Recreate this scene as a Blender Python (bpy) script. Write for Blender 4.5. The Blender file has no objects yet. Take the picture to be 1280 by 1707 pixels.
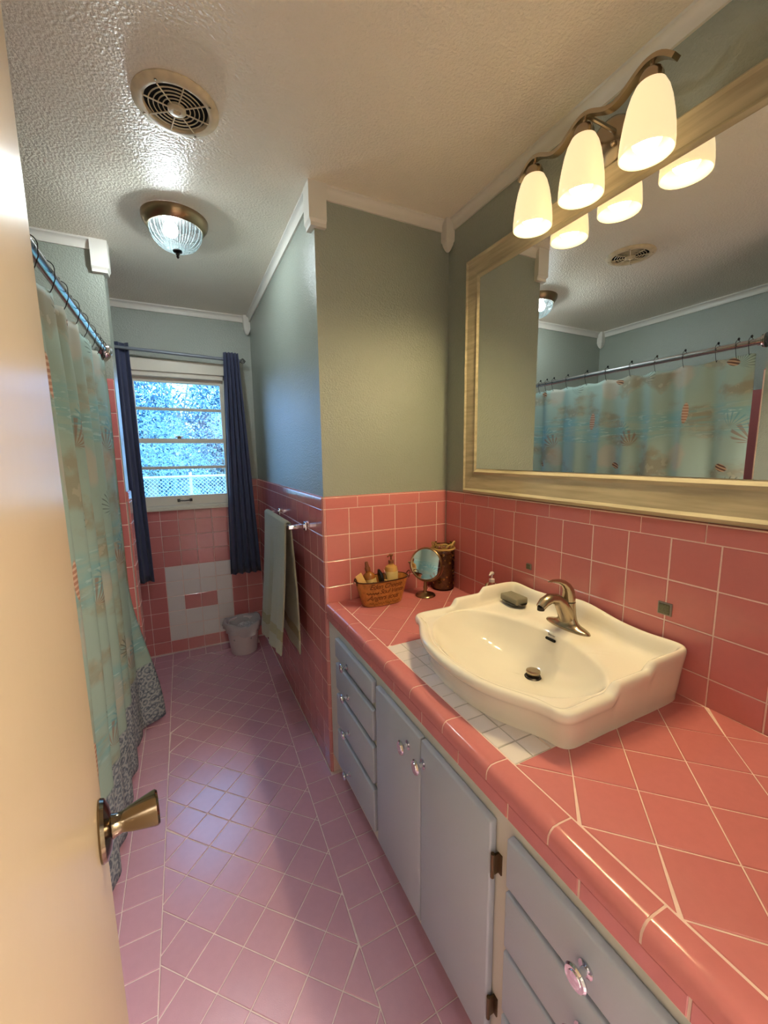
import bpy, bmesh, math, random
from mathutils import Vector, Matrix, noise
R = random.Random(7)
S = bpy.context.scene
COL = S.collection
PI = math.pi

# ------------------------------------------------------------------ camera
YAW, PITCH, ROLL, FPX = 0.4601, -0.1421, -0.0125, 671.6
cd = bpy.data.cameras.new('camera'); cam = bpy.data.objects.new('camera', cd); COL.objects.link(cam)
fw = Vector((math.sin(YAW)*math.cos(PITCH), math.cos(YAW)*math.cos(PITCH), math.sin(PITCH)))
r0 = Vector((math.cos(YAW), -math.sin(YAW), 0)); u0 = r0.cross(fw)
rr = r0*math.cos(ROLL)+u0*math.sin(ROLL); uu = -r0*math.sin(ROLL)+u0*math.cos(ROLL)
cam.matrix_world = Matrix(((rr.x, uu.x, -fw.x, -1.1112), (rr.y, uu.y, -fw.y, -1.5758),
                           (rr.z, uu.z, -fw.z, 1.4193), (0, 0, 0, 1)))
cd.sensor_fit = 'HORIZONTAL'; cd.sensor_width = 36; cd.lens = FPX/1280*36
cd.clip_start = 0.01; cd.clip_end = 200
S.camera = cam

# ------------------------------------------------------------------ light and exposure
S.view_settings.view_transform = 'Standard'; S.view_settings.look = 'None'
S.view_settings.gamma = 1; S.view_settings.use_curve_mapping = False
S.view_settings.exposure = 0.12
BULB = 365.0          # radiance of the warm vanity bulbs
CEIL = 850.0          # radiance of the cool ceiling bulb
SKY = 6.4            # daylight
HALL_FILL = 105.0        # fill light added in the unseen hallway behind the camera, watts
w = bpy.data.worlds.new('sky'); S.world = w; w.use_nodes = True
nt = w.node_tree; bg = nt.nodes['Background']
tc = nt.nodes.new('ShaderNodeTexCoord'); sx = nt.nodes.new('ShaderNodeSeparateXYZ')
cr = nt.nodes.new('ShaderNodeValToRGB')
nt.links.new(tc.outputs['Generated'], sx.inputs[0]); nt.links.new(sx.outputs['Z'], cr.inputs['Fac'])
cr.color_ramp.elements[0].position = 0.0; cr.color_ramp.elements[0].color = (0.28, 0.52, 0.95, 1)
cr.color_ramp.elements[1].position = 0.6; cr.color_ramp.elements[1].color = (0.20, 0.48, 0.95, 1)
nt.links.new(cr.outputs['Color'], bg.inputs['Color']); bg.inputs['Strength'].default_value = SKY

hl = bpy.data.lights.new('hall_fill', 'AREA'); hl.shape = 'RECTANGLE'; hl.size = .5; hl.size_y = .5; hl.energy = HALL_FILL; hl.color = (1, .93, .88)
ho = bpy.data.objects.new('hall_fill', hl); COL.objects.link(ho); ho.location = (-.10, -2.55, 2.38)

# ------------------------------------------------------------------ materials
def srgb(r, g, b):
    f = lambda c: (c/255/12.92) if c/255 <= .04045 else ((c/255+.055)/1.055)**2.4
    return (f(r), f(g), f(b), 1)
def mat(name, col, rough=.5, metal=0, bump=None, vary=0, mottle=None, coat=0, trans=0, spec=.5, sheen=0):
    """bump=(scale,strength,detail)  vary=per-object value change  mottle=(scale,amount)"""
    m = bpy.data.materials.new(name); m.use_nodes = True
    n = m.node_tree.nodes; l = m.node_tree.links; p = n['Principled BSDF']
    p.inputs['Base Color'].default_value = col; p.inputs['Roughness'].default_value = rough
    p.inputs['Metallic'].default_value = metal; p.inputs['Coat Weight'].default_value = coat; p.inputs['Coat Roughness'].default_value = .17 if coat == .7 else .03
    p.inputs['Transmission Weight'].default_value = trans; p.inputs['Specular IOR Level'].default_value = spec
    p.inputs['Sheen Weight'].default_value = sheen
    src = None
    geo = n.new('ShaderNodeNewGeometry')
    if mottle:
        nz = n.new('ShaderNodeTexNoise'); nz.inputs['Scale'].default_value = mottle[0]; nz.inputs['Detail'].default_value = 5
        l.new(geo.outputs['Position'], nz.inputs['Vector'])
        mx = n.new('ShaderNodeHueSaturation'); mr = n.new('ShaderNodeMapRange')
        mr.inputs['From Min'].default_value = .25; mr.inputs['From Max'].default_value = .75
        mr.inputs['To Min'].default_value = 1-mottle[1]; mr.inputs['To Max'].default_value = 1+mottle[1]
        l.new(nz.outputs['Fac'], mr.inputs['Value']); l.new(mr.outputs[0], mx.inputs['Value'])
        mx.inputs['Color'].default_value = col; src = mx.outputs['Color']
    if vary:
        oi = n.new('ShaderNodeObjectInfo'); hs = n.new('ShaderNodeHueSaturation'); mr2 = n.new('ShaderNodeMapRange')
        mr2.inputs['To Min'].default_value = 1-vary; mr2.inputs['To Max'].default_value = 1+vary
        l.new(oi.outputs['Random'], mr2.inputs['Value']); l.new(mr2.outputs[0], hs.inputs['Value'])
        if src: l.new(src, hs.inputs['Color'])
        else: hs.inputs['Color'].default_value = col
        src = hs.outputs['Color']
    if src: l.new(src, p.inputs['Base Color'])
    if bump:
        nb = n.new('ShaderNodeTexNoise'); nb.inputs['Scale'].default_value = bump[0]
        nb.inputs['Detail'].default_value = bump[2] if len(bump) > 2 else 3
        b = n.new('ShaderNodeBump'); b.inputs['Strength'].default_value = bump[1]; b.inputs['Distance'].default_value = .01
        l.new(geo.outputs['Position'], nb.inputs['Vector']); l.new(nb.outputs['Fac'], b.inputs['Height'])
        l.new(b.outputs['Normal'], p.inputs['Normal'])
    return m
def emit(name, col, s):
    m = bpy.data.materials.new(name); m.use_nodes = True; n = m.node_tree.nodes; n.clear()
    e = n.new('ShaderNodeEmission'); e.inputs['Color'].default_value = col; e.inputs['Strength'].default_value = s
    o = n.new('ShaderNodeOutputMaterial'); m.node_tree.links.new(e.outputs[0], o.inputs[0]); return m

M = {}
M['wall'] = mat('wall_paint', srgb(153, 160, 149), .27, bump=(170, .34, 3), mottle=(3, .03), spec=.9)
M['ceiling'] = mat('ceiling_plaster', srgb(242, 234, 216), .34, bump=(120, .45, 3), mottle=(4, .03))
M['trim'] = mat('trim_paint', srgb(226, 222, 212), .35)
M['tile'] = mat('pink_wall_tile', srgb(203, 122, 121), .13, bump=(16, .03, 1), vary=.035, mottle=(60, .02))
M['tilecounter'] = mat('pink_counter_tile', srgb(202, 122, 122), .13, bump=(22, .02, 2), vary=.035, mottle=(80, .025))
M['tilefloor'] = mat('pink_floor_tile', srgb(206, 158, 178), .20, bump=(420, .07, 2), vary=.03, mottle=(40, .03), spec=.85, coat=.7)
M['white'] = mat('white_tile', srgb(226, 218, 216), .2, vary=.02)
M['grout'] = mat('grout', srgb(236, 206, 196), .8, mottle=(90, .06))
M['groutfloor'] = mat('floor_grout', srgb(232, 212, 212), .7, mottle=(60, .08))
M['groutgrey'] = mat('pale_grey_grout', srgb(176, 170, 164), .8)
M['groutdark'] = mat('grey_grout', srgb(150, 140, 132), .8)
M['ceramic'] = mat('white_ceramic', srgb(240, 234, 222), .07, coat=.3)
M['nickel'] = mat('brushed_nickel', srgb(176, 160, 138), .26, 1, bump=(300, .02, 2))
M['chrome'] = mat('chrome', srgb(215, 215, 220), .08, 1)
M['darkmetal'] = mat('dark_metal', srgb(60, 56, 55), .3, 1)
M['greyrod'] = mat('grey_enamel', srgb(128, 136, 146), .35, .3)
M['bronze'] = mat('aged_bronze', srgb(150, 128, 98), .28, 1)
M['pan'] = mat('dull_lamp_pan', srgb(14, 13, 12), .9, spec=.05)
M['rodmetal'] = mat('satin_chrome', srgb(205, 205, 208), .22, 1)
M['hingemetal'] = mat('old_hinge', srgb(104, 84, 60), .4, .7)
M['knobmetal'] = mat('antique_bronze', srgb(128, 113, 92), .16, 1)
M['platemetal'] = mat('tarnished_plate', srgb(104, 104, 84), .4, .4, mottle=(300, .3))
M['black'] = mat('black_plastic', srgb(22, 20, 22), .25)
M['cabinet'] = mat('cabinet_paint', srgb(174, 182, 197), .4, bump=(200, .03, 2))
M['frame'] = mat('face_frame_paint', srgb(214, 212, 206), .4, bump=(200, .03, 2))
M['mirror'] = mat('mirror_silver', (.86, .88, .87, 1), .006, 1)
M['doorpaint'] = mat('door_paint', srgb(188, 167, 134), .30, bump=(30, .02, 2), mottle=(6, .02), spec=.3)
M['windowpaint'] = mat('window_paint', srgb(226, 218, 200), .4)
M['navy'] = mat('navy_cloth', srgb(68, 74, 104), .6, sheen=.15)
M['sponge'] = mat('grey_soap', srgb(128, 122, 104), .7, bump=(300, .1))
M['plasticwhite'] = mat('white_plastic', srgb(225, 215, 215), .4)
M['towel'] = mat('sage_towel', srgb(190, 186, 158), .95, bump=(420, .9, 2), sheen=.5)
M['towelband'] = mat('towel_band', srgb(166, 158, 124), .8, bump=(200, .3, 2))
M['tin'] = mat('tan_tin', srgb(186, 122, 58), .5, mottle=(60, .3))
M['ink'] = mat('brown_lettering', srgb(112, 60, 22), .6)
M['tinrim'] = mat('dark_tin_rim', srgb(70, 40, 22), .4, .5)
M['amber'] = mat('amber_bottle', srgb(150, 92, 40), .2, mottle=(20, .1))
M['label'] = mat('cream_label', srgb(214, 190, 128), .5)
M['green'] = mat('green_print', srgb(58, 66, 30), .6)
M['tube'] = mat('cream_tube', srgb(222, 184, 120), .35)
M['lotion'] = mat('tan_lotion', srgb(196, 150, 84), .2)
M['brownpump'] = mat('brown_pump', srgb(122, 66, 34), .3)
M['clearpump'] = mat('clear_pump', srgb(230, 214, 196), .2)
M['jarglass'] = mat('jar_glass', srgb(110, 78, 46), .06, coat=.6, mottle=(60, .5))
M['bead'] = mat('gold_bead', srgb(206, 154, 76), .2, vary=.5)
M['raffia'] = mat('raffia', srgb(190, 160, 96), .7)
M['brass'] = mat('brass_screw', srgb(190, 160, 110), .25, 1)
M['vent'] = mat('aged_vent_plastic', srgb(214, 198, 164), .45, mottle=(22, .22))
M['hole'] = mat('dark_void', srgb(16, 13, 10), .9)
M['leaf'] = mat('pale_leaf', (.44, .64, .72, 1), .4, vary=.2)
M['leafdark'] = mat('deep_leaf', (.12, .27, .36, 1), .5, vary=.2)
M['bark'] = mat('bark', srgb(170, 160, 140), .8)
M['galv'] = mat('galvanised_wire', srgb(220, 225, 225), .4, .2)
M['grass'] = mat('lawn', (.18, .32, .18, 1), .9, mottle=(3, .3))
M['bulbwarm'] = emit('warm_bulb', (1, .78, .40, 1), BULB)
M['bulbcool'] = emit('cool_bulb', (.92, .96, 1, 1), CEIL)
M['bulbbase'] = mat('bulb_base', srgb(235, 230, 220), .4)
M['wood'] = mat('whitewashed_frame', srgb(214, 196, 156), .42, mottle=(8, .05))

def shade_mat():
    m = bpy.data.materials.new('frosted_shade'); m.use_nodes = True; n = m.node_tree.nodes; l = m.node_tree.links
    p = n['Principled BSDF']; p.inputs['Base Color'].default_value = srgb(225, 196, 140); p.inputs['Roughness'].default_value = .3
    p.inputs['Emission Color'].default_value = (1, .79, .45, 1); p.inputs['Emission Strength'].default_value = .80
    return m
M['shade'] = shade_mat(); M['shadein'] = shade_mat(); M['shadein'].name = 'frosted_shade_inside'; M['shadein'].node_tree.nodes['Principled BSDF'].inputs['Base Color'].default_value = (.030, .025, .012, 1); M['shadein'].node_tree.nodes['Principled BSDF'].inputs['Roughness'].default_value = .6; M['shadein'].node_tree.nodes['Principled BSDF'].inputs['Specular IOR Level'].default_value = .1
def thin_glass(name, gl, col=(1, 1, 1, 1), rough=.02):
    m = bpy.data.materials.new(name); m.use_nodes = True; n = m.node_tree.nodes; l = m.node_tree.links; n.clear()
    o = n.new('ShaderNodeOutputMaterial'); mx = n.new('ShaderNodeMixShader'); t = n.new('ShaderNodeBsdfTransparent')
    g = n.new('ShaderNodeBsdfGlossy'); g.inputs['Roughness'].default_value = rough
    t.inputs['Color'].default_value = col
    f = n.new('ShaderNodeLayerWeight'); f.inputs['Blend'].default_value = gl
    l.new(f.outputs['Fresnel'], mx.inputs[0]); l.new(t.outputs[0], mx.inputs[1]); l.new(g.outputs[0], mx.inputs[2])
    l.new(mx.outputs[0], o.inputs[0]); return m
M['pane'] = thin_glass('window_pane', .25)
M['clear'] = thin_glass('clear_glass', .3, (.96, .95, .9, 1))
def dome_mat(name, tcol, f):
    m = bpy.data.materials.new(name); m.use_nodes = True; n = m.node_tree.nodes; l = m.node_tree.links; n.clear()
    o = n.new('ShaderNodeOutputMaterial'); a = n.new('ShaderNodeMixShader'); b = n.new('ShaderNodeMixShader')
    t = n.new('ShaderNodeBsdfTransparent'); t.inputs['Color'].default_value = (.86, .93, .93, 1)
    tr = n.new('ShaderNodeBsdfTranslucent'); tr.inputs['Color'].default_value = tcol
    g = n.new('ShaderNodeBsdfGlossy'); g.inputs['Roughness'].default_value = .08
    a.inputs[0].default_value = f; b.inputs[0].default_value = .12
    l.new(t.outputs[0], a.inputs[1]); l.new(tr.outputs[0], a.inputs[2]); l.new(a.outputs[0], b.inputs[1]); l.new(g.outputs[0], b.inputs[2])
    l.new(b.outputs[0], o.inputs[0]); return m
M['dome'] = dome_mat('ribbed_dome_glass', (.006, .008, .008, 1), .25); M['domerib'] = dome_mat('ribbed_dome_ridge', (.020, .026, .026, 1), .6)
def bag_mat():
    m = bpy.data.materials.new('thin_white_bag'); m.use_nodes = True; n = m.node_tree.nodes; l = m.node_tree.links
    p = n['Principled BSDF']; p.inputs['Base Color'].default_value = srgb(222, 216, 220); p.inputs['Roughness'].default_value = .25
    t = n.new('ShaderNodeBsdfTransparent'); mx = n.new('ShaderNodeMixShader'); mx.inputs[0].default_value = .62
    o = n['Material Output']; l.new(t.outputs[0], mx.inputs[1]); l.new(p.outputs[0], mx.inputs[2]); l.new(mx.outputs[0], o.inputs[0]); return m
M['bag'] = bag_mat()

def wood_mat():     # streaked whitewashed mirror frame
    m = M['wood']; n = m.node_tree.nodes; l = m.node_tree.links
    tcn = n.new('ShaderNodeTexCoord'); mp = n.new('ShaderNodeMapping'); nz = n.new('ShaderNodeTexNoise')
    mp.inputs['Scale'].default_value = (60, 5, 60); nz.inputs['Scale'].default_value = 1; nz.inputs['Detail'].default_value = 4
    rp = n.new('ShaderNodeValToRGB'); rp.color_ramp.elements[0].color = srgb(164, 152, 124); rp.color_ramp.elements[1].color = srgb(190, 178, 148)
    rp.color_ramp.elements[0].position = .35; rp.color_ramp.elements[1].position = .65
    l.new(tcn.outputs['Object'], mp.inputs[0]); l.new(mp.outputs[0], nz.inputs['Vector']); l.new(nz.outputs['Fac'], rp.inputs[0])
    l.new(rp.outputs[0], n['Principled BSDF'].inputs['Base Color'])
wood_mat()

def curtain_mat():
    """sea-side print: seafoam cloth with sand washes, aqua bands, shells and sea fans, tapestry hem"""
    m = bpy.data.materials.new('seashell_print'); m.use_nodes = True; n = m.node_tree.nodes; l = m.node_tree.links
    p = n['Principled BSDF']; p.inputs['Roughness'].default_value = .7
    uv = n.new('ShaderNodeUVMap'); uv.uv_map = 'UVMap'
    sp = n.new('ShaderNodeSeparateXYZ'); l.new(uv.outputs[0], sp.inputs[0])
    U, V = sp.outputs[0], sp.outputs[1]
    def val(x): return x
    def mt(op, a, b=None, c=None, clamp=False):
        k = n.new('ShaderNodeMath'); k.operation = op; k.use_clamp = clamp
        for i, x in enumerate((a, b, c)):
            if x is None: continue
            if isinstance(x, (int, float)): k.inputs[i].default_value = x
            else: l.new(x, k.inputs[i])
        return k.outputs[0]
    def noi(scale, detail=4, vec=None, sx=1, sy=1):
        mp = n.new('ShaderNodeMapping'); mp.inputs['Scale'].default_value = (sx, sy, 1); l.new(uv.outputs[0], mp.inputs[0])
        k = n.new('ShaderNodeTexNoise'); k.inputs['Scale'].default_value = scale; k.inputs['Detail'].default_value = detail
        l.new(mp.outputs[0], k.inputs['Vector']); return k.outputs['Fac']
    def ss(x, a, b):
        k = n.new('ShaderNodeMapRange'); k.interpolation_type = 'SMOOTHSTEP'; l.new(x, k.inputs['Value'])
        k.inputs['From Min'].default_value = a; k.inputs['From Max'].default_value = b; return k.outputs[0]
    def mix(f, a, b):
        k = n.new('ShaderNodeMix'); k.data_type = 'RGBA'
        if isinstance(f, (int, float)): k.inputs['Factor'].default_value = f
        else: l.new(f, k.inputs['Factor'])
        for s, x in ((6, a), (7, b)):
            if isinstance(x, tuple): k.inputs[s].default_value = x
            else: l.new(x, k.inputs[s])
        return k.outputs[2]
    def fan(cx, cy, a, b, ang=0.0, pu=.62, pv=.52, rays=0):
        # repeat in the cell (pu,pv) with a half drop, return mask and radial stripe
        cu = mt('DIVIDE', mt('SUBTRACT', U, cx), pu); col = mt('FLOOR', mt('ADD', cu, .5))
        du = mt('MULTIPLY', mt('SUBTRACT', cu, col), pu)
        vv = mt('DIVIDE', mt('SUBTRACT', V, cy), pv); row = mt('FLOOR', mt('ADD', vv, .5))
        dv = mt('MULTIPLY', mt('SUBTRACT', vv, row), pv)
        c, s = math.cos(ang), math.sin(ang)
        x = mt('ADD', mt('MULTIPLY', du, c), mt('MULTIPLY', dv, s)); y = mt('SUBTRACT', mt('MULTIPLY', dv, c), mt('MULTIPLY', du, s))
        xa = mt('DIVIDE', x, a); ya = mt('DIVIDE', y, b)
        d = mt('SQRT', mt('ADD', mt('MULTIPLY', xa, xa), mt('MULTIPLY', ya, ya)))
        if rays:
            an = mt('ARCTAN2', mt('ADD', y, b*.9), x); st = mt('SINE', mt('MULTIPLY', an, rays))
        else:
            st = mt('SINE', mt('MULTIPLY', y, 420.))
        return d, st
    # cloth
    base = mix(noi(2.2, 5), srgb(180, 202, 188), srgb(156, 180, 174))
    sand = ss(noi(3.2, 6, sx=1.2, sy=1.6), .50, .62)
    base = mix(mt('MULTIPLY', sand, .85), base, srgb(160, 154, 130))
    spray = ss(noi(26, 6), .56, .60); base = mix(mt('MULTIPLY', mt('MULTIPLY', spray, sand), .7), base, srgb(188, 184, 162))
    aq = mt('MULTIPLY', ss(mt('SINE', mt('ADD', mt('MULTIPLY', V, 12.1), mt('MULTIPLY', noi(3, 3), 3.0))), .25, .9), ss(noi(5, 3, sx=.6, sy=5), .4, .6))
    base = mix(mt('MULTIPLY', aq, .6), base, srgb(122, 184, 192))
    rip = mt('MULTIPLY', ss(noi(40, 3, sx=.35, sy=1.6), .56, .62), aq); base = mix(mt('MULTIPLY', rip, .6), base, srgb(206, 228, 222))
    # pale blush blocks
    d, st = fan(.16, .95, .07, .09, pu=.44, pv=.44); base = mix(mt('MULTIPLY', mt('SUBTRACT', 1, ss(mt('ADD', d, mt('MULTIPLY', noi(14, 4), .8)), 1.0, 1.45)), .34), base, srgb(224, 190, 168))
    # conch ovals
    d, st = fan(.30, 1.62, .022, .06, .08); msk = mt('SUBTRACT', 1, ss(d, .82, 1.0))
    shell = mix(ss(st, -.2, .6), srgb(190, 140, 116), srgb(224, 192, 166)); base = mix(msk, base, shell)
    # sea fans
    d, st = fan(.02, 1.50, .055, .055, -.5, rays=17); msk = mt('MULTIPLY', mt('SUBTRACT', 1, ss(d, .8, 1.0)), ss(st, -.2, .5))
    base = mix(mt('MULTIPLY', msk, .65), base, srgb(150, 110, 92))
    d, st = fan(.05, 1.56, .07, .045, .7, rays=21); msk = mt('MULTIPLY', mt('SUBTRACT', 1, ss(d, .7, 1.0)), ss(st, .3, .8))
    base = mix(mt('MULTIPLY', msk, .7), base, srgb(110, 166, 178))
    # little scallops
    d, st = fan(.10, 1.33, .035, .02, .35); msk = mt('SUBTRACT', 1, ss(d, .8, 1.0))
    base = mix(msk, base, mix(ss(st, -.2, .5), srgb(110, 74, 56), srgb(206, 166, 130)))
    # dark grass strokes
    d, st = fan(.42, .62, .06, .05, .8, pu=.5, pv=.62, rays=26); msk = mt('MULTIPLY', mt('SUBTRACT', 1, ss(d, .75, 1.0)), ss(st, .55, .85))
    base = mix(mt('MULTIPLY', msk, .7), base, srgb(86, 92, 86))
    # tapestry hem
    hem = mt('SUBTRACT', 1, ss(V, .345, .36))
    vo = n.new('ShaderNodeTexVoronoi'); vo.inputs['Scale'].default_value = 25; vo.inputs['Randomness'].default_value = .12
    l.new(uv.outputs[0], vo.inputs['Vector'])
    rings = mt('SINE', mt('MULTIPLY', vo.outputs['Distance'], 16.))
    hc = mix(ss(rings, -.3, .35), srgb(132, 142, 154), srgb(178, 184, 188))
    hc = mix(ss(noi(60, 3), .52, .6), hc, srgb(102, 112, 128))
    base = mix(hem, base, hc)
    l.new(base, p.inputs['Base Color'])
    tr = n.new('ShaderNodeBsdfTranslucent'); l.new(base, tr.inputs['Color'])
    mx = n.new('ShaderNodeMixShader'); mx.inputs[0].default_value = .25
    l.new(p.outputs[0], mx.inputs[1]); l.new(tr.outputs[0], mx.inputs[2]); l.new(mx.outputs[0], n['Material Output'].inputs[0])
    return m
M['print'] = curtain_mat()

# ------------------------------------------------------------------ mesh helpers
WL = {}                                     # world location of every object
def newbm(): return bmesh.new()
def b_box(bm, x0, x1, y0, y1, z0, z1):
    v = [bm.verts.new((x, y, z)) for x in (x0, x1) for y in (y0, y1) for z in (z0, z1)]
    for f in ((0, 1, 3, 2), (4, 6, 7, 5), (0, 4, 5, 1), (2, 3, 7, 6), (0, 2, 6, 4), (1, 5, 7, 3)):
        bm.faces.new([v[i] for i in f])
    return v
def box(x0, x1, y0, y1, z0, z1, bev=0, seg=2):
    bm = newbm(); b_box(bm, min(x0, x1), max(x0, x1), min(y0, y1), max(y0, y1), min(z0, z1), max(z0, z1))
    if bev: bmesh.ops.bevel(bm, geom=bm.edges[:], offset=bev, segments=seg, affect='EDGES', profile=.5)
    return bm
def b_lathe(bm, prof, c=(0, 0, 0), axis='z', n=32, sq=(1, 1), cap=True):
    """prof: list of (radius, height) along axis"""
    rings = []
    for r, h in prof:
        ring = []
        for i in range(n):
            a = 2*PI*i/n; p = (r*math.cos(a)*sq[0], r*math.sin(a)*sq[1], h)
            if axis == 'x': p = (p[2], p[0], p[1])
            elif axis == '-x': p = (-p[2], p[1], p[0])
            elif axis == 'y': p = (p[1], p[2], p[0])
            elif axis == '-y': p = (p[0], -p[2], p[1])
            ring.append(bm.verts.new((p[0]+c[0], p[1]+c[1], p[2]+c[2])))
        rings.append(ring)
    for a, b in zip(rings, rings[1:]):
        for i in range(n):
            j = (i+1) % n; bm.faces.new((a[i], a[j], b[j], b[i]))
    if cap:
        for rg, rev in ((rings[0], True), (rings[-1], False)):
            if prof[0 if rev else -1][0] > 1e-6: bm.faces.new(rg[::-1] if rev else rg)
    return rings
def lathe(prof, c=(0, 0, 0), axis='z', n=32, sq=(1, 1), cap=True):
    bm = newbm(); b_lathe(bm, prof, c, axis, n, sq, cap); return bm
def b_tube(bm, pts, rad, n=10, closed=False, flat=None):
    """tube along pts; rad scalar or list; flat=(a,b) elliptical section factors"""
    P = [Vector(p) for p in pts]; N = len(P)
    rads = rad if isinstance(rad, (list, tuple)) else [rad]*N
    up = Vector((0, 0, 1)); rings = []; prev = None
    for i in range(N):
        t = (P[(i+1) % N]-P[i-1]) if closed else (P[min(i+1, N-1)]-P[max(i-1, 0)])
        t.normalize()
        if prev is None:
            a = up if abs(t.z) < .9 else Vector((1, 0, 0)); s = t.cross(a).normalized()
        else:
            s = (prev-t*prev.dot(t)).normalized()
        prev = s; q = t.cross(s)
        fa, fb = flat or (1, 1)
        rings.append([bm.verts.new(P[i]+(s*math.cos(2*PI*k/n)*fa+q*math.sin(2*PI*k/n)*fb)*rads[i]) for k in range(n)])
    for i in range(N if closed else N-1):
        a, b = rings[i], rings[(i+1) % N]
        for k in range(n):
            j = (k+1) % n; bm.faces.new((a[k], a[j], b[j], b[k]))
    if not closed:
        bm.faces.new(rings[0][::-1]); bm.faces.new(rings[-1])
def tube(pts, rad, n=10, closed=False, flat=None):
    bm = newbm(); b_tube(bm, pts, rad, n, closed, flat); return bm
def b_prism(bm, prof, p0, p1, U, V):
    """profile (u,v) swept from p0 to p1"""
    p0, p1, U, V = map(Vector, (p0, p1, U, V))
    a = [bm.verts.new(p0+U*u+V*v) for u, v in prof]; b = [bm.verts.new(p1+U*u+V*v) for u, v in prof]
    n = len(prof)
    for i in range(n):
        j = (i+1) % n; bm.faces.new((a[i], a[j], b[j], b[i]))
    bm.faces.new(a[::-1]); bm.faces.new(b)
def prism(prof, p0, p1, U, V):
    bm = newbm(); b_prism(bm, prof, p0, p1, U, V); return bm
def link(o, parent=None, loc=None):
    COL.objects.link(o)
    if parent is not None: o.parent = parent
    return o
def tag(o, label=None, cat=None, group=None, kind=None):
    if label: o['label'] = label
    if cat: o['category'] = cat
    if group: o['group'] = group
    if kind: o['kind'] = kind
    return o
def obj(name, bm, material, parent=None, smooth=35, at=None, label=None, kind=None):
    """bm is in world coordinates; at = origin of a top-level mesh"""
    loc = Vector(at) if at is not None else (WL[parent.name] if parent else Vector((0, 0, 0)))
    bmesh.ops.recalc_face_normals(bm, faces=bm.faces[:])
    if loc.length: bmesh.ops.translate(bm, verts=bm.verts[:], vec=-loc)
    me = bpy.data.meshes.new(name); bm.to_mesh(me); bm.free()
    if smooth:
        me.polygons.foreach_set('use_smooth', [True]*len(me.polygons)); me.set_sharp_from_angle(angle=math.radians(smooth))
    for m in (material if isinstance(material, (list, tuple)) else [material]): me.materials.append(M[m] if isinstance(m, str) else m)
    o = bpy.data.objects.new(name, me); COL.objects.link(o)
    if parent: o.parent = parent
    else: o.location = loc
    WL[o.name] = loc
    if label: o['label'] = label
    if kind: o['kind'] = kind
    return o
def thing(name, loc, label, cat, group=None, kind=None):
    o = bpy.data.objects.new(name, None); COL.objects.link(o); o.location = loc; o.empty_display_size = .05
    WL[o.name] = Vector(loc); tag(o, label, cat, group, kind); return o
def dup(root, off, label=None):
    """copy of a thing with its parts and sub-parts, moved by off"""
    def cp(o, par):
        c = o.copy(); COL.objects.link(c); WL[c.name] = WL[o.name]+Vector(off)
        if par: c.parent = par
        for ch in list(o.children): cp(ch, c)
        return c
    r = cp(root, root.parent); r.location = root.location+Vector(off)
    if label: r['label'] = label
    return r
def arc(cx, cy, r, a0, a1, n): return [(cx+r*math.cos(a0+(a1-a0)*i/n), cy+r*math.sin(a0+(a1-a0)*i/n)) for i in range(n+1)]
def smooth01(t): t = max(0., min(1., t)); return t*t*(3-2*t)

# ------------------------------------------------------------------ tiles
CACHE = {}
def inset(poly, d, least=.0075):
    poly = [p for i, p in enumerate(poly) if math.hypot(p[0]-poly[i-1][0], p[1]-poly[i-1][1]) > least]
    if len(poly) < 3: return None
    n = len(poly); ar = sum(poly[i][0]*poly[(i+1) % n][1]-poly[(i+1) % n][0]*poly[i][1] for i in range(n))/2
    if ar < 0: poly = poly[::-1]
    L = []
    for i in range(n):
        a, b = Vector(poly[i]), Vector(poly[(i+1) % n]); t = (b-a)
        if t.length < 1e-6: continue
        t.normalize(); L.append((a+Vector((-t.y, t.x))*d, t))
    out = []; k = len(L)
    for i in range(k):
        p, t = L[i-1]; q, s = L[i]; den = t.x*s.y-t.y*s.x
        if abs(den) < 1e-6: out.append(q); continue
        w = q-p; out.append(p+t*((w.x*s.y-w.y*s.x)/den))
    # reject when edges flipped
    for i in range(k):
        if (out[(i+1) % k]-out[i]).dot(L[i][1]) <= 0: return None
    return [tuple(v) for v in out]
def clip(poly, a, b, c):
    """keep a*u+b*v <= c"""
    out = []; n = len(poly)
    for i in range(n):
        p, q = poly[i], poly[(i+1) % n]; dp = a*p[0]+b*p[1]-c; dq = a*q[0]+b*q[1]-c
        if dp <= 0: out.append(p)
        if (dp < 0 < dq) or (dq < 0 < dp):
            t = dp/(dp-dq); out.append((p[0]+(q[0]-p[0])*t, p[1]+(q[1]-p[1])*t))
    return out
def area(poly): return abs(sum(poly[i][0]*poly[(i+1) % len(poly)][1]-poly[(i+1) % len(poly)][0]*poly[i][1] for i in range(len(poly)))/2)
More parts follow.
